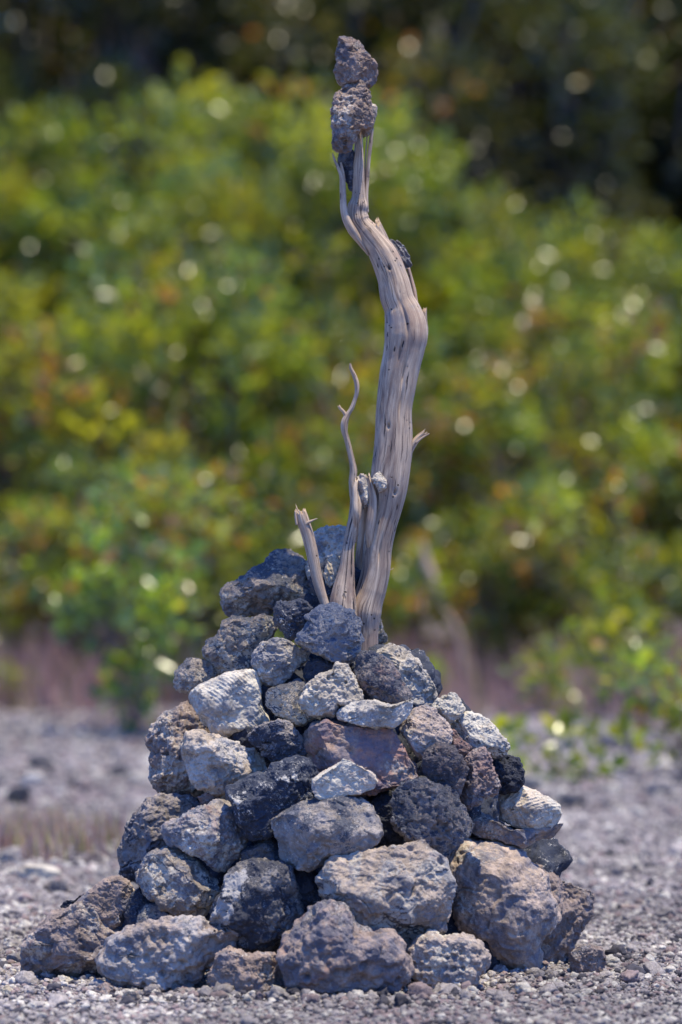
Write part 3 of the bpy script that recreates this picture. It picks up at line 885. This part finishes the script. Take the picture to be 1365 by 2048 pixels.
def build_driftwood():
    mat = wood_material()
    base = world_xz(740, 1330, -0.05)
    root = bpy.data.objects.new('driftwood', None)
    COL.objects.link(root)
    tag(root, 'tall bleached forked driftwood trunk standing upright in the top of the cairn', 'driftwood')
    y0 = -0.05
    trunk = [(722, 1400, 60), (728, 1310, 56), (729, 1260, 58), (731, 1220, 68), (743, 1180, 62), (752, 1140, 58), (755, 1100, 58), (762, 1060, 61),
             (773, 1020, 63), (778, 980, 74), (782, 940, 78), (786.5, 900, 77), (788, 860, 74), (788.5, 820, 71), (794, 780, 74),
             (800, 740, 77), (808, 700, 81), (812, 670, 86), (811, 650, 84), (804, 620, 76), (796, 600, 69), (787, 560, 63),
             (772, 520, 63), (761, 500, 62), (746, 480, 60), (731, 460, 56), (717, 440, 46), (715, 425, 40), (717, 411, 41), (718, 398, 30),
             (718, 380, 25), (717, 340, 23.5), (719, 300, 16), (720, 264, 9)]
    dents = [(0.30, -1.4, .022, .06, .006), (0.55, -1.9, .005, .07, .009), (0.66, -1.35, .030, .05, .008), (0.70, -1.75, .020, .045, .007),
             (0.42, -1.2, .005, .08, .009), (0.87, -1.6, .004, .08, .010), (0.60, -1.25, .034, .05, .006), (0.76, -1.5, .030, .05, .007)]
    limb('trunk', [(x, y, w, y0) for x, y, w in trunk], mat, root, 3, nang=120, step=0.002, jag=(0, 0.012), dents=dents)
    # forked limb on the left, running up into the thin twig
    limb('branch', [(688, 1260, 56, -.085), (686, 1215, 54, -.085), (688, 1180, 44, -.085), (694, 1140, 31, -.085), (697, 1100, 24, -.085), (704, 1060, 23, -.085),
                    (711, 1030, 25, -.083), (713, 1005, 24, -.08), (709, 985, 20, -.08), (706, 965, 16, -.08), (707.5, 940, 14.5, -.08), (704, 920, 12, -.082),
                    (699.5, 900, 11.5, -.085), (694.5, 880, 11.5, -.087), (689, 860, 13.5, -.09), (690, 843, 14.5, -.09), (696, 829, 11.5, -.09), (703, 818, 10, -.09), (710, 800, 8, -.09),
                    (714.5, 780, 8.5, -.09), (714, 768, 9.5, -.09), (708.5, 750, 9, -.09), (702, 735, 6, -.09), (701, 727, 3, -.09)],
         mat, root, 7, nang=56, step=0.002, groove=.045)
    limb('twig', [(693, 845, 8, -.09), (692, 832, 8, -.09), (687, 823, 6.5, -.09), (681, 817, 6, -.09), (678, 812, 5.5, -.09)], mat, root, 9, nang=24, step=0.001, jag=(0, .004), horizontal=False)
    # stub of the fork: left lip and right prong with the hollow between
    limb('branch_stub', [(712, 1085, 4, -.075), (712, 1055, 13, -.088), (712, 1025, 15, -.10), (711, 1000, 12, -.10), (711, 975, 9, -.098), (713, 962, 6, -.095)], mat, root, 11, nang=40, jag=(0, .008))
    limb('branch_stub', [(741, 1115, 5, -.055), (739, 1085, 14, -.072), (741, 1050, 19, -.08), (745, 1020, 18, -.082), (746, 995, 15, -.082), (742, 972, 12, -.082), (737, 953, 8, -.08)], mat, root, 13, nang=40, jag=(0, .008))
    limb('branch_stub', [(716, 1190, 14, .0), (722, 1120, 24, .0), (730, 1060, 26, -.01), (731, 1010, 22, -.03)], mat, root, 15, nang=40)
    # split tip
    limb('splinter', [(738, 510, 6, -.055), (722, 485, 16, -.062), (706, 462, 22, -.067), (694, 440, 18, -.07), (688.5, 420, 15, -.07), (687, 402, 13, -.07), (685, 380, 10.5, -.07), (683, 352, 8.5, -.07), (676, 334, 6.5, -.068), (669, 318, 4.5, -.068), (666, 308, 2.5, -.068)],
         mat, root, 17, nang=40, flat=1.3, jag=(0, .004))
    limb('splinter', [(690, 400, 6, -.06), (688, 370, 8, -.055), (686, 345, 7, -.055), (682, 325, 4, -.055)], mat, root, 19, nang=28)
    limb('splinter', [(735, 425, 7, -.05), (733, 395, 8, -.048), (735, 360, 8, -.045), (738, 320, 7.5, -.045), (742, 285, 7.5, -.045), (744.5, 258, 7, -.045)], mat, root, 21, nang=28, jag=(0, .005))
    limb('splinter', [(730, 400, 3.5, -.04), (730, 360, 3.5, -.04), (732, 310, 3.2, -.04), (735, 272, 2.5, -.04)], mat, root, 23, nang=20)
    limb('splinter', [(709, 385, 4, -.03), (709, 340, 5, -.03), (711, 300, 4.5, -.03), (713, 275, 4, -.03)], mat, root, 24, nang=20)
    # broken outer half of the trunk at the bend
    limb('splinter', [(790, 560, 44, -.04), (777, 520, 40, -.042), (766, 490, 34, -.045), (757, 466, 30, -.047), (750, 447, 24, -.05)], mat, root, 25, nang=64, jag=(0, .011))
    # strip of bark arching off on the right and the splinters below it
    limb('bark_strip', [(817, 536, 7, -.02), (823, 558, 8, -.02), (829, 580, 8, -.025), (833, 603, 7, -.03), (838, 625, 9, -.035), (843, 650, 12, -.04)], mat, root, 27, nang=28)
    limb('spur', [(846, 690, 16, -.05), (849, 660, 16, -.045), (849, 640, 12, -.045), (850, 620, 8, -.045)], mat, root, 29, nang=36, jag=(0, .012))
    limb('spur', [(818, 905, 14, -.05), (827, 888, 14, -.05), (836, 877, 12, -.05), (847, 867, 8, -.05)], mat, root, 31, nang=36, jag=(0, .012), horizontal=False)
    limb('spur', [(832, 886, 5, -.055), (844, 876, 4, -.055), (859, 867, 2, -.055)], mat, root, 33, nang=16, horizontal=False)
    limb('spur', [(776, 1139, 2.5, -.05), (783, 1139, 1.5, -.05), (787, 1136, 1, -.05)], mat, root, 35, nang=10, horizontal=False)
    st = bpy.data.objects.new('broken_stick', None)
    COL.objects.link(st)
    tag(st, 'short broken stick leaning left between stones beside the driftwood', 'stick')
    limb('stem', [(656, 1250, 18, -.11), (651, 1212, 18, -.11), (641, 1180, 21, -.11), (631, 1140, 23, -.11), (623.5, 1100, 24, -.11), (613, 1060, 26, -.11), (606, 1040, 27, -.11), (602, 1026, 24, -.11)],
         mat, st, 37, nang=56, jag=(0, .016))
    limb('splinter', [(612, 1050, 9, -.118), (617, 1045, 7, -.12), (625, 1041, 4, -.12), (635, 1037, 1.5, -.12)], mat, st, 39, nang=16, horizontal=False)
    limb('splinter', [(594, 1050, 5, -.12), (592, 1035, 5, -.12), (591, 1022, 3, -.12)], mat, st, 40, nang=16)


# ------------------------------------------------------------------ ground
def ground_material():
    N = Nodes('gravel_ground')
    tc = N.node('ShaderNodeTexCoord')
    v = tc.outputs['Object']
    c = N.mix(N.ramp(N.noise(v, 70, 5, 0.7), 0.3, 0.7), (0.10, 0.085, 0.095), (0.29, 0.26, 0.25))
    c = N.mix(N.ramp(N.noise(v, 1.3, 5, 0.6), 0.45, 0.62), c, (0.21, 0.18, 0.18))
    c = N.mix(N.math('MULTIPLY', N.ramp(N.noise(v, 0.9, 6, 0.6, dist=0.5), 0.52, 0.68), 0.6), c, (0.21, 0.135, 0.145))
    N.put(N.bsdf.inputs['Base Color'], c)
    N.bsdf.inputs['Roughness'].default_value = 0.9
    b = N.bump(N.noise(v, 60, 6, 0.65), 0.8, 0.02)
    b = N.bump(N.noise(v, 260, 4, 0.6), 0.6, 0.004, b)
    N.l.new(b, N.bsdf.inputs['Normal'])
    return N.m


def tint_material(name, rough=0.9, grain=True):
    N = Nodes(name)
    at = N.node('ShaderNodeAttribute', attribute_name='tint')
    c = at.outputs['Color']
    tc = N.node('ShaderNodeTexCoord')
    n = N.noise(tc.outputs['Object'], 190, 5, 0.7)
    c = N.mix(1.0, c, N.mix(N.ramp(n, 0.3, 0.7), (0.6, 0.6, 0.62), (1.3, 1.28, 1.24)), 'MULTIPLY')
    N.put(N.bsdf.inputs['Base Color'], c)
    N.bsdf.inputs['Roughness'].default_value = rough
    N.l.new(N.bump(n, 0.6, 0.004), N.bsdf.inputs['Normal'])
    return N.m


def ground_z(x, y):
    p = np.stack((x * 0.9, y * 0.9, np.zeros_like(x)), 1)
    return 0.022 * perlin(p, 4) * smooth(0.3, 2.5, np.hypot(x, y)) + 0.008 * perlin(p * 4.1, 6)


def scatter_merge(templates, pos, scale, rot, tint):
    """templates: list of (verts, faces). Returns merged verts, faces, colours."""
    V, F, Cc, base = [], [], [], 0
    which = RNG.integers(0, len(templates), len(pos))
    for k, (tv, tf) in enumerate(templates):
        idx = np.nonzero(which == k)[0]
        if not len(idx):
            continue
        v = tv[None] * scale[idx][:, None, :]
        cz, sz = np.cos(rot[idx, 0]), np.sin(rot[idx, 0])
        cx, sx = np.cos(rot[idx, 1]), np.sin(rot[idx, 1])
        y = v[..., 1] * cx[:, None] - v[..., 2] * sx[:, None]
        z = v[..., 1] * sx[:, None] + v[..., 2] * cx[:, None]
        x = v[..., 0]
        v = np.stack((x * cz[:, None] - y * sz[:, None], x * sz[:, None] + y * cz[:, None], z), -1)
        v = v + pos[idx][:, None, :]
        f = tf[None] + (base + np.arange(len(idx)) * len(tv))[:, None, None]
        V.append(v.reshape(-1, 3))
        F.append(f.reshape(-1, tf.shape[1]))
        Cc.append(np.repeat(tint[idx], len(tv), 0))
        base += len(idx) * len(tv)
    return np.concatenate(V), np.concatenate(F), np.concatenate(Cc)


def pebble_templates(level, n, seed):
    out = []
    for k in range(n):
        rs = np.random.default_rng(seed + k)
        v, f = ico(level)
        p = v * np.array((1, rs.uniform(.7, 1), rs.uniform(.55, .8)))
        for q in range(9):
            m = rs.normal(size=3)
            m /= np.linalg.norm(m)
            d = p @ m
            p = p - np.outer(np.maximum(d - d.max() * rs.uniform(.55, .85), 0) * .9, m)
        p = p + v * (0.30 * fbm(v * 1.9 + rs.uniform(-9, 9, 3), 3, 0.6, seed + k))[:, None]
        out.append((p, f))
    return out


def build_ground():
    gx = np.concatenate((-np.geomspace(4.2, 400, 14)[::-1], np.linspace(-4, 4, 120), np.geomspace(4.2, 400, 14)))
    gy = np.concatenate((-np.geomspace(9, 300, 10)[::-1], np.linspace(-8.8, 16, 260), np.geomspace(16.4, 600, 14)))
    X, Y = np.meshgrid(gx, gy)
    v = np.stack((X.ravel(), Y.ravel(), np.zeros(X.size)), 1)
    near = (np.abs(v[:, 0]) < 4.1) & (v[:, 1] > -8.9) & (v[:, 1] < 16.2)
    v[near, 2] = ground_z(v[near, 0], v[near, 1])
    nx, ny = len(gx), len(gy)
    i = (np.arange(ny - 1)[:, None] * nx + np.arange(nx - 1)[None, :])
    f = np.stack((i, i + 1, i + nx + 1, i + nx), -1).reshape(-1, 4)
    o = link('ground', make_mesh('ground', v, f, (ground_material(),)))
    tag(o, kind='structure')

    mat = tint_material('gravel_stones')
    parts = []
    for (n, x0, y0, y1, med, sig, lvl, seed) in (
            (60000, 1.15, -1.5, 0.9, .0036, .58, 2, 40), (1000, 1.15, -1.5, 0.9, .0092, .36, 3, 60),
            (46000, 1.75, 0.9, 4.2, .0050, .5, 2, 80), (1100, 1.75, 0.9, 4.2, .014, .40, 2, 81),
            (420, 1, 0, 1, .0125, .4, 3, 140), (26000, 2.6, 4.2, 11.0, .0095, .45, 2, 100), (1700, 2.6, 4.2, 11.0, .020, .5, 2, 101)):
        if seed == 140:                                     # rubble banked against the foot of the cairn
            t, rr = RNG.uniform(0, 6.283, n), 0.60 + RNG.normal(0, .075, n)
            x, y = rr * np.cos(t), rr * np.sin(t)
        else:
            x = RNG.uniform(-x0, x0, n)
            y = RNG.uniform(y0, y1, n)
        r = np.clip(RNG.lognormal(math.log(med), sig, n), med * .45, med * 3.0)
        z = ground_z(x, y) + r * 0.22
        sc = np.stack((r, r * RNG.uniform(.75, 1.1, n), r), 1)
        rot = np.stack((RNG.uniform(0, 6.28, n), RNG.normal(0, .45, n)), 1)
        g = RNG.uniform(0, 1, n)
        base = np.where(g[:, None] < .16, np.array((.05, .047, .06)), np.where(g[:, None] < .62, np.array((.275, .248, .240)),
                        np.where(g[:, None] < .86, np.array((.46, .43, .38)), np.array((.23, .175, .17)))))
        patch = 0.72 + 0.42 * smooth(-.3, .35, fbm(np.stack((x * 1.6, y * .9, x * 0), 1), 3, .6, 33))
        tint = base * RNG.uniform(.75, 1.2, (n, 1)) * patch[:, None]
        parts.append(scatter_merge(pebble_templates(lvl, 10, seed), np.stack((x, y, z), 1), sc, rot, tint))
    V, F, Cc, b = [], [], [], 0
    for a, f_, c in parts:
        V.append(a); F.append(f_ + b); Cc.append(c); b += len(a)
    me = make_mesh('gravel', np.concatenate(V), np.concatenate(F), (mat,), smooth_shade=False, colors=np.concatenate(Cc))
    tag(link('gravel', me), 'grey crushed coral gravel covering the ground', 'gravel', kind='stuff')


def loose_stones():
    def ls(label, x, y, w, h, pal, kind='rough', thick=0.9, over=None):
        rs = np.random.default_rng(int(x * 7 + y))
        a = np.linspace(0, 2 * math.pi, 12)[:-1]
        pts = [(x + w / 2 * math.cos(t) * rs.uniform(.82, 1.08), y - h / 2 * math.sin(t) * rs.uniform(.82, 1.05)) for t in a]
        add_stone(label, 'P', pts, pal, kind, ground=True, thick=thick, name='loose_stone', group='loose stones on the gravel', over=over)
    ls('flat pale stone with a dark shaded front, on the ground left of the cairn', 78, 1748, 92, 40, 'pale', 'slab', 1.3, dict(crust=.1, topdark=-.8))
    ls('pale grey stone at the left edge of the photo, left of the flat pale one', 14, 1716, 60, 50, 'grey', 'rough', 1, dict(base=(.34, .32, .31)))
    ls('squat brown-grey stone between the flat pale one and the cairn', 186, 1720, 52, 34, 'mauve', 'rough')
    ls('rounded grey stone in front of the flat pale one', 112, 1776, 52, 30, 'grey', 'lumpy')
    ls('little black stone in front of the rounded grey one, left of the cairn', 148, 1778, 17, 13, 'black', 'rough')
    ls('dark stone beside the grass at the left edge, nearest the photo edge', 38, 1592, 52, 42, 'black', 'rough', 1, dict(base=(.12, .12, .14)))
    ls('dark flat stone behind the grass, further back on the left', 78, 1528, 56, 26, 'black', 'rough', 1, dict(base=(.12, .12, .14)))
    ls('dark stone behind the grass, right of the other two dark ones', 165, 1566, 34, 20, 'dark', 'rough')
    ls('black pebble on the pale gravel right of the cairn', 1243, 1683, 30, 14, 'black', 'rough')
    ls('dark brown pebble just in front of the black one, right of the cairn', 1219, 1708, 20, 14, 'black', 'rough', 1, dict(base=(.10, .075, .08)))
    ls('dark stone far back beyond the cream fossil coral', 1142, 1605, 66, 26, 'dark', 'rough', 1, dict(speck=.2))
    ls('pale chip of stone lying on the gravel at the right edge', 1358, 1788, 34, 10, 'pale', 'slab', 1.2)
    ls('brown stone on the gravel at the very front, under the front left of the cairn', 212, 1982, 44, 34, 'mauve', 'rough', 1, dict(base=(.26, .21, .20)))
    ls('angular grey stone on the gravel in front of the pale craggy one', 262, 1996, 36, 28, 'grey', 'facet')
    ls('small pale stone on the gravel at the lower left corner', 14, 1985, 30, 26, 'pale', 'rough')
    # thin dead twig on the gravel at the right
    N = wood_material()
    tw = limb('fallen_twig', [(1202, 1818, 5, -DIST + EYE * DIST * 1000 / 794), (1240, 1812, 6, -DIST + EYE * DIST * 1000 / 789), (1280, 1813, 4, -DIST + EYE * DIST * 1000 / 790)],
              N, None, 51, nang=16, horizontal=False)
    tag(tw, 'thin brown twig lying on the gravel at the right', 'twig')


# ------------------------------------------------------------------ vegetation
def leaf_material(name, trans=0.45, gloss=0.265, spec=0.8):
    N = Nodes(name)
    at = N.node('ShaderNodeAttribute', attribute_name='tint')
    c = at.outputs['Color']
    N.put(N.bsdf.inputs['Base Color'], c)
    N.bsdf.inputs['Roughness'].default_value = gloss
    N.bsdf.inputs['Specular IOR Level'].default_value = spec
    tr = N.node('ShaderNodeBsdfTranslucent')
    N.put(tr.inputs['Color'], N.mix(1.0, c, (2.4, 2.15, 0.65), 'MULTIPLY'))
    mx = N.node('ShaderNodeMixShader')
    mx.inputs[0].default_value = trans
    N.l.new(N.bsdf.outputs[0], mx.inputs[1])
    N.l.new(tr.outputs[0], mx.inputs[2])
    N.l.new(mx.outputs[0], N.out.inputs[0])
    return N.m


def bark_material():
    N = Nodes('shrub_bark')
    tc = N.node('ShaderNodeTexCoord')
    n = N.noise(tc.outputs['Object'], 25, 5, 0.6)
    N.put(N.bsdf.inputs['Base Color'], N.mix(n, (0.06, 0.045, 0.045), (0.20, 0.16, 0.15)))
    N.bsdf.inputs['Roughness'].default_value = 0.85
    return N.m


# an ovate leaf folded along its rib: base, two sides, tip and two rib points
_LV = np.array([(0, 0, 0), (.24, .35, .07), (.20, .70, .06), (0, 1, -.04), (-.20, .70, .06), (-.24, .35, .07), (0, .38, 0), (0, .72, -.01)])
_LF = np.array([(0, 1, 6), (1, 2, 7), (1, 7, 6), (2, 3, 7), (0, 6, 5), (6, 7, 4), (6, 4, 5), (7, 3, 4)])

GREENS = np.array([(.165, .222, .030), (.195, .240, .030), (.120, .185, .040), (.220, .240, .030), (.095, .155, .060), (.215, .210, .034)])
DARKS = np.array([(.040, .058, .020), (.050, .062, .018), (.032, .048, .022), (.070, .070, .022)])
WARM = np.array([(.32, .16, .050), (.29, .12, .065), (.27, .19, .040), (.25, .13, .07), (.22, .16, .09)])


def leaf_cloud(rs, centres, radii, n, length, palette, warm=0.05, up=0.55):
    k = rs.integers(0, len(centres), n)
    d = rs.normal(size=(n, 3))
    d /= np.linalg.norm(d, axis=1)[:, None]
    pos = centres[k] + d * radii[k][:, None] * (rs.uniform(0.05, 1, n) ** 0.45)[:, None]
    # axis of the leaf: outwards and a bit up; blade normal: mostly up with scatter
    ax = d + rs.normal(0, .55, (n, 3)) + np.array((0, 0, .35))
    ax /= np.linalg.norm(ax, axis=1)[:, None]
    nr = rs.normal(0, .62, (n, 3)) + np.array((0, 0, up))
    bi = np.cross(ax, nr)
    bi /= np.maximum(np.linalg.norm(bi, axis=1), 1e-6)[:, None]
    nr = np.cross(bi, ax)
    L = length * rs.uniform(.65, 1.25, n)
    v = (pos[:, None, :] + (_LV[None, :, 0, None] * bi[:, None, :] * 1.25 + _LV[None, :, 1, None] * ax[:, None, :] + _LV[None, :, 2, None] * nr[:, None, :]) * L[:, None, None])
    cl = palette[rs.integers(0, len(palette), len(centres))][k] * 0.6 + palette[rs.integers(0, len(palette), n)] * 0.4
    cl = cl * rs.uniform(.75, 1.2, (n, 1)) * rs.uniform(.55, 1.3, (len(centres), 1))[k]
    wclump = rs.uniform(0, 1, len(centres)) ** 5
    w = rs.uniform(0, 1, n) < warm * 5.0 * wclump[k]
    cl[w] = WARM[rs.integers(0, len(WARM), w.sum())]
    f = _LF[None] + (np.arange(n) * len(_LV))[:, None, None]
    return v.reshape(-1, 3), f.reshape(-1, 3), np.repeat(cl, len(_LV), 0)


def tube(p0, p1, r0, r1, rs, n=7, sides=6, wob=0.05):
    t = np.linspace(0, 1, n)
    c = p0[None] * (1 - t)[:, None] + p1[None] * t[:, None]
    L = np.linalg.norm(p1 - p0)
    c[1:-1] += rs.normal(0, wob * L, (n - 2, 3))
    a = np.linspace(0, 2 * math.pi, sides, endpoint=False)
    r = r0 * (1 - t) + r1 * t
    v = c[:, None, :] + r[:, None, None] * np.stack((np.cos(a), np.sin(a), np.zeros(sides)), 1)[None]
    i = np.arange(n - 1)[:, None] * sides
    j = np.arange(sides)[None]
    q = np.stack((i + j, i + (j + 1) % sides, i + sides + (j + 1) % sides, i + sides + j), -1).reshape(-1, 4)
    return v.reshape(-1, 3), np.concatenate((q[:, [0, 1, 2]], q[:, [0, 2, 3]]))


def shrub_meshes(seed, rx, h, nleaf, length, palette, warm, mats, nclump=26, low=0.12, names=('foliage', 'stem'), trunk=0.018, clump=0.27):
    rs = np.random.default_rng(seed)
    c = []
    while len(c) < nclump:
        q = rs.uniform(-1, 1, 3)
        if q @ q > 1:
            continue
        z = low * h + (q[2] * .5 + .5) * h * (0.92 - low)
        f = 1.0 - 0.35 * abs((z / h) - .55)
        c.append((q[0] * rx * f, q[1] * rx * f, z))
    c = np.array(c)
    rad = rs.uniform(.6, 1.2, nclump) * clump * rx
    v, f, col = leaf_cloud(rs, c, rad, nleaf, length, palette, warm)
    v[:, 2] = np.maximum(v[:, 2], 0.01)
    fm = make_mesh(names[0], v, f, (mats[0],), smooth_shade=False, colors=col)
    V, F, b = [], [], 0
    fork = np.array((0, 0, h * .18))
    for k in range(0, nclump, 1):
        st = rs.normal(0, .05 * rx, 3) * np.array((1, 1, 0)) if k % 3 == 0 else fork + rs.normal(0, .04, 3)
        a, q = tube(st, c[k], trunk * (1 if k % 3 == 0 else .6), trunk * .25, rs)
        V.append(a); F.append(q + b); b += len(a)
    sm = make_mesh(names[1], np.concatenate(V), np.concatenate(F), (mats[1],))
    return fm, sm


def build_vegetation():
    leaf = leaf_material('shrub_leaf')
    dleaf = leaf_material('shade_leaf', trans=0.3, gloss=0.3, spec=0.5)
    bark = bark_material()
    rs = np.random.default_rng(21)

    def plant(name, meshes, x, y, rz, s, label, cat, group, sz=None):
        e = bpy.data.objects.new(name, None)
        COL.objects.link(e)
        e.location = (x, y, 0)
        e.rotation_euler = (0, 0, rz)
        e.scale = (s, s, sz or s)
        tag(e, label, cat, group)
        for m in meshes:
            link(m.name.split('.')[0], m, e)
        return e

    near = [shrub_meshes(50 + k, .62, 1.25, 2300, .068, GREENS, .13, (leaf, bark), 44, clump=.20) for k in range(3)]
    mid = [shrub_meshes(60 + k, .95, 2.35, 5600, .076, GREENS, .11, (leaf, bark), 74, clump=.19) for k in range(4)]
    far = [shrub_meshes(70 + k, 1.25, 3.6, 8600, .086, GREENS, .02, (leaf, bark), 95, low=.2, clump=.18) for k in range(4)]
    tall = [shrub_meshes(80 + k, 2.3, 8.0, 26000, .13, DARKS, .03, (dleaf, bark), 120, low=.05, names=('crown', 'trunk'), trunk=.07, clump=.22) for k in range(3)]
    n = 0
    for k in range(9):                                           # lowest front row of the thicket
        x = -2.9 + 5.8 * k / 8 + rs.uniform(-.2, .2)
        plant('shrub', near[k % 3], x, 11.0 + rs.uniform(-.6, .7), rs.uniform(0, 6.28), rs.uniform(.8, 1.15),
              'low green and orange shrub in the blurred front row of the thicket', 'shrub', 'low shrubs at the front of the thicket')
    for k in range(9):
        x = -3.6 + 7.2 * k / 8 + rs.uniform(-.25, .25)
        plant('shrub', mid[k % 4], x, 14.2 + rs.uniform(-.6, .9), rs.uniform(0, 6.28), rs.uniform(.85, 1.12),
              'blurred yellow-green leafy shrub in the middle of the thicket', 'shrub', 'shrubs in the middle of the thicket')
    hts = [1.10, 1.02, 1.10, 1.14, 1.12, 1.05, .92, .82, .80, .86]
    for k in range(10):
        x = -4.3 + 8.6 * k / 9 + rs.uniform(-.2, .2)
        plant('shrub', far[k % 4], x, 18.6 + rs.uniform(-.7, .9), rs.uniform(0, 6.28), hts[k] * rs.uniform(.97, 1.03),
              'tall blurred green shrub at the back of the thicket, under the dark trees', 'shrub', 'tall shrubs at the back of the thicket')
    for k in range(16):
        x = -8.5 + 17 * k / 15 + rs.uniform(-.4, .4)
        plant('tree', tall[k % 3], x, 26.5 + (k % 3) * 2.6 + rs.uniform(-.6, .6), rs.uniform(0, 6.28), rs.uniform(.95, 1.1),
              'dark shaded tree closing off the view behind the thicket', 'tree', 'dark trees behind the thicket')
    # nearer plants, half in focus
    m = shrub_meshes(90, .25, 1.08, 620, .060, GREENS * np.array((.95, 1.12, 1.2)), .05, (leaf, bark), 36, low=.0, trunk=.005, clump=.36)
    x, _ = world_xz(268, 1400, 7.8)
    plant('shrub', m, x, 7.8, 0.4, 1.08, 'half-sharp leafy green shrub behind the cairn on its left', 'shrub', None)
    m = shrub_meshes(91, .24, .19, 80, .072, GREENS, .02, (leaf, bark), 12, low=.2, trunk=.006, clump=.42)
    x, _ = world_xz(1135, 1500, 5.2)
    plant('leafy_plant', m, x, 5.2, 0, 1.0, 'low plant with broad green leaves on the gravel right of the cairn', 'plant', None)
    m = shrub_meshes(92, .30, .56, 230, .062, GREENS, .08, (leaf, bark), 18, low=.16, trunk=.008, clump=.36)
    x, _ = world_xz(1235, 1400, 6.8)
    plant('shrub', m, x, 6.8, 1.0, 1.0, 'small loose shrub behind the broad-leaved plant at the right', 'shrub', None)
    m = shrub_meshes(93, .22, .50, 150, .062, GREENS, .08, (leaf, bark), 12, low=.2, trunk=.007, clump=.4)
    x, _ = world_xz(1375, 1400, 5.4)
    plant('shrub', m, x, 5.4, 2.0, 1.0, 'shrub with yellow-green leaves cut off by the right edge of the photo', 'shrub', None)

    sprout = [shrub_meshes(96 + k, .16, .26, 130, .05, GREENS, .14, (leaf, bark), 9, low=.1, trunk=.005, clump=.45) for k in range(2)]
    for k in range(12):
        sx = -2.3 + 4.6 * k / 11 + rs.uniform(-.25, .25)
        plant('small_plant', sprout[k % 2], sx, rs.uniform(8.9, 10.3), rs.uniform(0, 6.28), rs.uniform(.7, 1.4),
              'little green plant sprouting from the mauve grass in front of the thicket', 'plant', 'small plants in the mauve grass')
    # dead pale branch leaning in the thicket, right of the driftwood
    wood = wood_material()
    b = limb('dead_branch', [(846, 1085, 8, 10.6), (850, 1120, 22, 10.6), (866, 1165, 26, 10.6), (878, 1200, 18, 10.6), (915, 1260, 14, 10.6), (930, 1350, 14, 10.6)], wood, None, 61, nang=20, step=.02)
    tag(b, 'pale bleached dead branch leaning in the thicket right of the driftwood', 'branch')

    # dry mauve grass under the thicket and a few tufts on the gravel
    N = Nodes('dry_grass_blade')
    at = N.node('ShaderNodeAttribute', attribute_name='tint')
    N.put(N.bsdf.inputs['Base Color'], at.outputs['Color'])
    N.bsdf.inputs['Roughness'].default_value = 0.7
    tr = N.node('ShaderNodeBsdfTranslucent')
    N.put(tr.inputs['Color'], at.outputs['Color'])
    mx = N.node('ShaderNodeMixShader')
    mx.inputs[0].default_value = 0.35
    N.l.new(N.bsdf.outputs[0], mx.inputs[1])
    N.l.new(tr.outputs[0], mx.inputs[2])
    N.l.new(mx.outputs[0], N.out.inputs[0])
    bv = np.array([(-.5, 0, 0), (.5, 0, 0), (.36, .10, .5), (-.36, .10, .5), (0, .32, 1)])
    bf = np.array([(0, 1, 2), (0, 2, 3), (3, 2, 4)])

    def blades(x, y, h, w, col):
        n = len(x)
        rz = RNG.uniform(0, 6.28, n)
        v = bv[None] * np.stack((w, h, h), 1)[:, None, :]
        c, s = np.cos(rz)[:, None], np.sin(rz)[:, None]
        v = np.stack((v[..., 0] * c - v[..., 1] * s, v[..., 0] * s + v[..., 1] * c, v[..., 2]), -1)
        v += np.stack((x, y, np.zeros(n)), 1)[:, None, :]
        f = bf[None] + (np.arange(n) * 5)[:, None, None]
        return v.reshape(-1, 3), f.reshape(-1, 3), np.repeat(col, 5, 0)
    n = 26000
    x = RNG.uniform(-3.2, 3.2, n)
    y = RNG.uniform(8.0, 13.5, n)
    keep = perlin(np.stack((x * 1.3, y * .8, x * 0), 1), 8) > -0.22 + 0.25 * (y < 9.8)
    x, y = x[keep], y[keep]
    n = len(x)
    h = RNG.uniform(.12, .42, n) * np.clip((y - 8.0) / 2.0, .25, 1)
    pal = np.array([(.42, .25, .235), (.36, .19, .205), (.46, .31, .255), (.29, .18, .21), (.22, .22, .08)])
    v1 = blades(x, y, h, RNG.uniform(.004, .009, n), pal[RNG.integers(0, 5, n)] * RNG.uniform(.7, 1.2, (n, 1)))
    n = 2600
    tc = np.stack((RNG.normal(-.82, .20, 46), RNG.normal(2.8, .26, 46)), 1)
    tk = tc[RNG.integers(0, 46, n)]
    cx = tk[:, 0] + RNG.normal(0, .022, n)
    cy = tk[:, 1] + RNG.normal(0, .03, n)
    k = RNG.uniform(0, 1, n)
    col = np.where(k[:, None] < .45, np.array((.42, .26, .21)), np.where(k[:, None] < .7, np.array((.34, .32, .10)), np.array((.45, .36, .31))))
    v2 = blades(cx, cy, RNG.uniform(.03, .10, n), RNG.uniform(.003, .006, n), col * RNG.uniform(.7, 1.2, (n, 1)))
    for nm, (v, f, c), lb in (('dry_grass', v1, 'dry mauve grass growing under the thicket'), ('short_grass', v2, 'short reddish green grass on the gravel left of the cairn')):
        tag(link(nm, make_mesh(nm, v, f, (N.m,), smooth_shade=False, colors=c)), lb, 'grass', kind='stuff')


build_ground()
build_cairn()
build_driftwood()
loose_stones()
build_vegetation()
